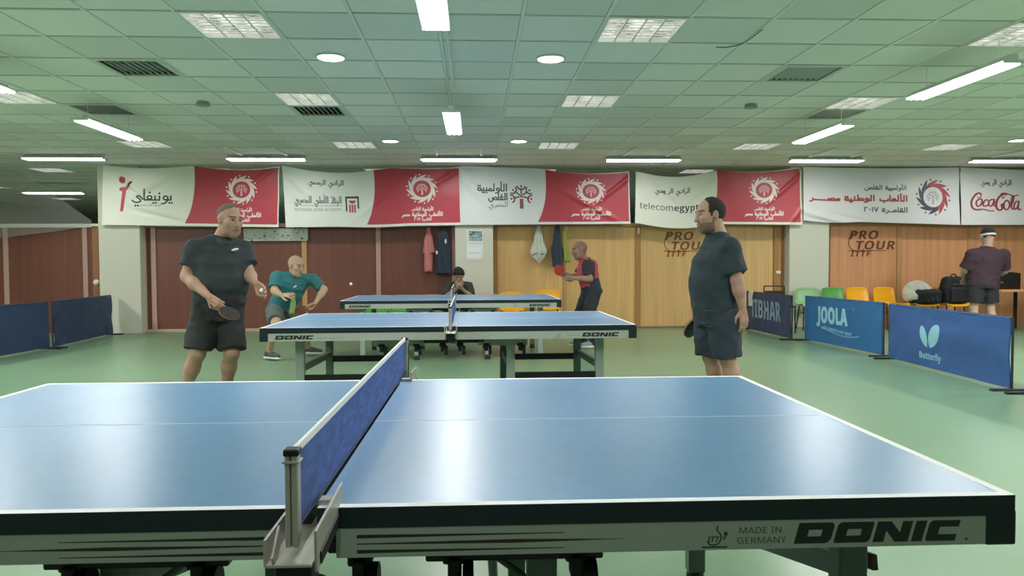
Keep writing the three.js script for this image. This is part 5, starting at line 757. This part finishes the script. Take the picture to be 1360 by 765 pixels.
// man in red at the far table
person({
  label: 'bald man in red and black shirt leaning forward with a red racket', base: [1.621, 0, -10.4], skin: [0.38, 0.22, 0.16], fwd: [-0.99, 0, 0.08], pelvis: [0.045, 0.83, 0], neck: [-0.06, 1.255, 0], armR: 0.95,
  torso: [[-0.1, 0.155, 0.12, 0.0], [0.2, 0.165, 0.125, 0.01], [0.5, 0.175, 0.135, 0.01], [0.75, 0.19, 0.13, -0.01], [0.88, 0.18, 0.11, -0.02], [0.96, 0.12, 0.085, -0.01], [1.0, 0.075, 0.07, 0]],
  head: { pos: [-0.135, 1.4, 0.0], fwd: [-0.97, -0.2, 0.1], size: 1.06 },
  j: { Lsh: [-0.045, 1.18, 0.18], Lel: [-0.015, 0.99, 0.21], Lwr: [-0.22, 1.0, 0.16], Rsh: [-0.05, 1.18, -0.18], Rel: [-0.13, 1.015, -0.2], Rwr: [-0.265, 1.035, -0.08], Lhip: [0.06, 0.8, 0.09], Lkn: [-0.03, 0.47, 0.14], Lan: [0.06, 0.105, 0.14], Rhip: [0.02, 0.8, -0.09], Rkn: [-0.12, 0.46, -0.12], Ran: [-0.06, 0.105, -0.12] },
  hands: { L: { d: [-0.95, 0.05, -0.2], n: [-0.1, 0.2, -0.95], thumb: 1, curl: [0.5, 0.55, 0.6, 0.65], tcurl: 0.5 }, R: { d: [-0.9, 0.2, 0.25], n: [0.1, -0.2, 0.95], thumb: -1, curl: [0.8, 0.85, 0.9, 0.95], tcurl: 0.8 } },
  shirt: { color: (x, y, z) => { const back = x + 0.06 - (y - 1.25) * -0.1, sl = Math.abs(z) > 0.135 && y > 0.95 && x < 0.06; return sl || (back > 0.045 && back < 0.075) || (y < 1.0 && x > -0.02) ? [0.035, 0.032, 0.045] : [0.5, 0.06, 0.075]; }, hem: 0.02, sleeve: 0.72, inflate: 0.016 }, shorts: { hex: '#2b2f38', long: true, r0: 0.105, r1: 0.088, top: 0.18 }, shoe: '#8c98a0', sole: '#e2e5e4', stubble: (p) => (p[1] > 0.035 || p[2] < -0.03 ? 0.28 : p[1] < -0.05 ? 0.2 : 0),
});
racket('red racket held up by the man in red at the farthest table', [1.621 - 0.325, 1.035, -10.42], [-0.75, 0.55, 0.25], [-0.1, 0.2, 0.97], std(hex('#b1372c'), 0.55));
// man seen from behind at the desk
person({
  label: 'man seen from behind in dark maroon shirt and cap with white band', base: [7.877, 0, -11.0], skin: [0.45, 0.29, 0.22], fwd: [0.12, 0, -0.99], pelvis: [0.0, 0.87, 0.0], neck: [0.08, 1.415, 0.0], armR: 1.1, neckR: 1.15,
  torso: [[-0.1, 0.2, 0.14, 0.0], [0.12, 0.215, 0.15, 0.02], [0.4, 0.225, 0.165, 0.04], [0.66, 0.24, 0.155, 0.02], [0.83, 0.24, 0.125, 0.0], [0.94, 0.15, 0.09, -0.01], [1.0, 0.085, 0.075, 0]],
  head: { pos: [0.095, 1.6, -0.03], fwd: [0.12, -0.25, -0.96], size: 1.1, jaw: 1.1 },
  j: { Lsh: [-0.17, 1.315, 0.0], Lel: [-0.22, 1.07, -0.08], Lwr: [-0.08, 0.93, -0.32], Rsh: [0.33, 1.31, 0.0], Rel: [0.43, 1.06, -0.1], Rwr: [0.5, 0.98, -0.36], Lhip: [-0.1, 0.83, 0.0], Lkn: [-0.13, 0.48, 0.0], Lan: [-0.14, 0.105, 0.02], Rhip: [0.11, 0.83, 0.0], Rkn: [0.14, 0.48, 0.0], Ran: [0.16, 0.105, 0.02] },
  hands: { L: { d: [0.5, -0.3, -0.8], n: [0, -1, 0], thumb: -1 }, R: { d: [0.1, -0.3, -0.9], n: [0, -1, 0], thumb: 1 } },
  shirt: { hex: '#3a2630', hem: -0.08, sleeve: 0.85, inflate: 0.026, sr: 0.09, sr2: 0.105, wrinkle: 0.008, collar: 0.03 }, shorts: { hex: '#232228', len: 0.75, r0: 0.13, r1: 0.115, top: 0.1 }, hair: { hex: '#2a2625', th: 0.007, edge: (p) => 0.03 - p[2] - (p[1] < -0.03 ? 1 : 0) },
});
{ // the cap belongs to that man: a dome, a turned-back peak strap
  const man = scene.children[scene.children.length - 1], c = [0.095, 1.6, -0.03], b = basisOf([0.12, -0.25, -0.96]);
  const dome = (x, y, z) => { const p = sub([x, y, z], c), q = [dot(p, b[0]), dot(p, b[1]), dot(p, b[2])]; return Math.max(ell([0, 0.035, -0.018], [0.098, 0.114, 0.122])(...q), 0.03 - q[1] + q[2] * 0.1); };
  part('cap', surfaceNets(dome, add(c, [1, 1, 1], -0.2), add(c, [1, 1, 1], 0.2), 0.006), std(hex('#232226'), 0.85), man);
  const band = (x, y, z) => { const p = sub([x, y, z], c), q = [dot(p, b[0]), dot(p, b[1]), dot(p, b[2])], d = ell([0, 0.035, -0.018], [0.102, 0.118, 0.126])(...q); return Math.max(d, -(d + 0.02), Math.abs(q[1] - 0.018 - q[2] * 0.1) - 0.016); };
  part('cap_band', surfaceNets(band, add(c, [1, 1, 1], -0.2), add(c, [1, 1, 1], 0.2), 0.005), std(hex('#d4cfc8'), 0.8), man, 'white band');
}
// youth sitting behind the farthest table, bent over a phone
person({
  label: 'dark haired youth sitting bent over a phone behind the farthest table', base: [-0.302, 0, -12.5], skin: [0.4, 0.25, 0.18], fwd: [0.05, -0.1, 0.99], pelvis: [0.02, 0.53, -0.2], neck: [0.02, 0.885, 0.02], armR: 0.92,
  torso: [[-0.1, 0.15, 0.12, 0.0], [0.3, 0.16, 0.12, 0.0], [0.65, 0.18, 0.12, -0.01], [0.85, 0.175, 0.1, -0.01], [0.95, 0.12, 0.08, 0], [1.0, 0.065, 0.06, 0]],
  head: { pos: [0.02, 1.0, 0.12], fwd: [0.0, -0.42, 0.9], size: 1.02 },
  j: { Rsh: [-0.15, 0.83, 0.0], Rel: [-0.2, 0.64, 0.18], Rwr: [-0.02, 0.78, 0.3], Lsh: [0.19, 0.83, 0.0], Lel: [0.24, 0.64, 0.18], Lwr: [0.09, 0.78, 0.3], Rhip: [-0.09, 0.52, -0.14], Rkn: [-0.14, 0.5, 0.3], Ran: [-0.14, 0.105, 0.32], Lhip: [0.12, 0.52, -0.14], Lkn: [0.17, 0.5, 0.3], Lan: [0.17, 0.105, 0.32] },
  hands: { R: { d: [0.4, 0.5, 0.4], n: [0.75, 0.1, -0.5], thumb: 1, curl: [0.4, 0.45, 0.5, 0.5], tcurl: 0.4 }, L: { d: [-0.4, 0.5, 0.4], n: [-0.75, 0.1, -0.5], thumb: -1, curl: [0.4, 0.45, 0.5, 0.5], tcurl: 0.4 } },
  shirt: { hex: '#2f352f', hem: 0.0, sleeve: 0.85, inflate: 0.016, sr: 0.07, sr2: 0.076 }, shorts: { hex: '#2b2e33', long: true, r0: 0.1, r1: 0.088 }, hair: { hex: '#1e1e1c', th: 0.024, rough: 0.008, fade: 0.05, edge: (p) => p[1] - 0.012 - 0.42 * Math.max(0, p[2]) + 1.2 * Math.max(0, 0.01 - p[2]) },
});
solo('phone', 'dark phone held in both hands by the sitting youth', 'phone', new RoundedBoxGeometry(0.075, 0.15, 0.009, 2, 0.004).rotateX(-0.7), M.black, [-0.302 + 0.035, 0.845, -12.5 + 0.36]);

scene.traverse((o) => { if (o.isMesh) { o.castShadow = true; o.receiveShadow = true; } });
renderer.render(scene, camera);
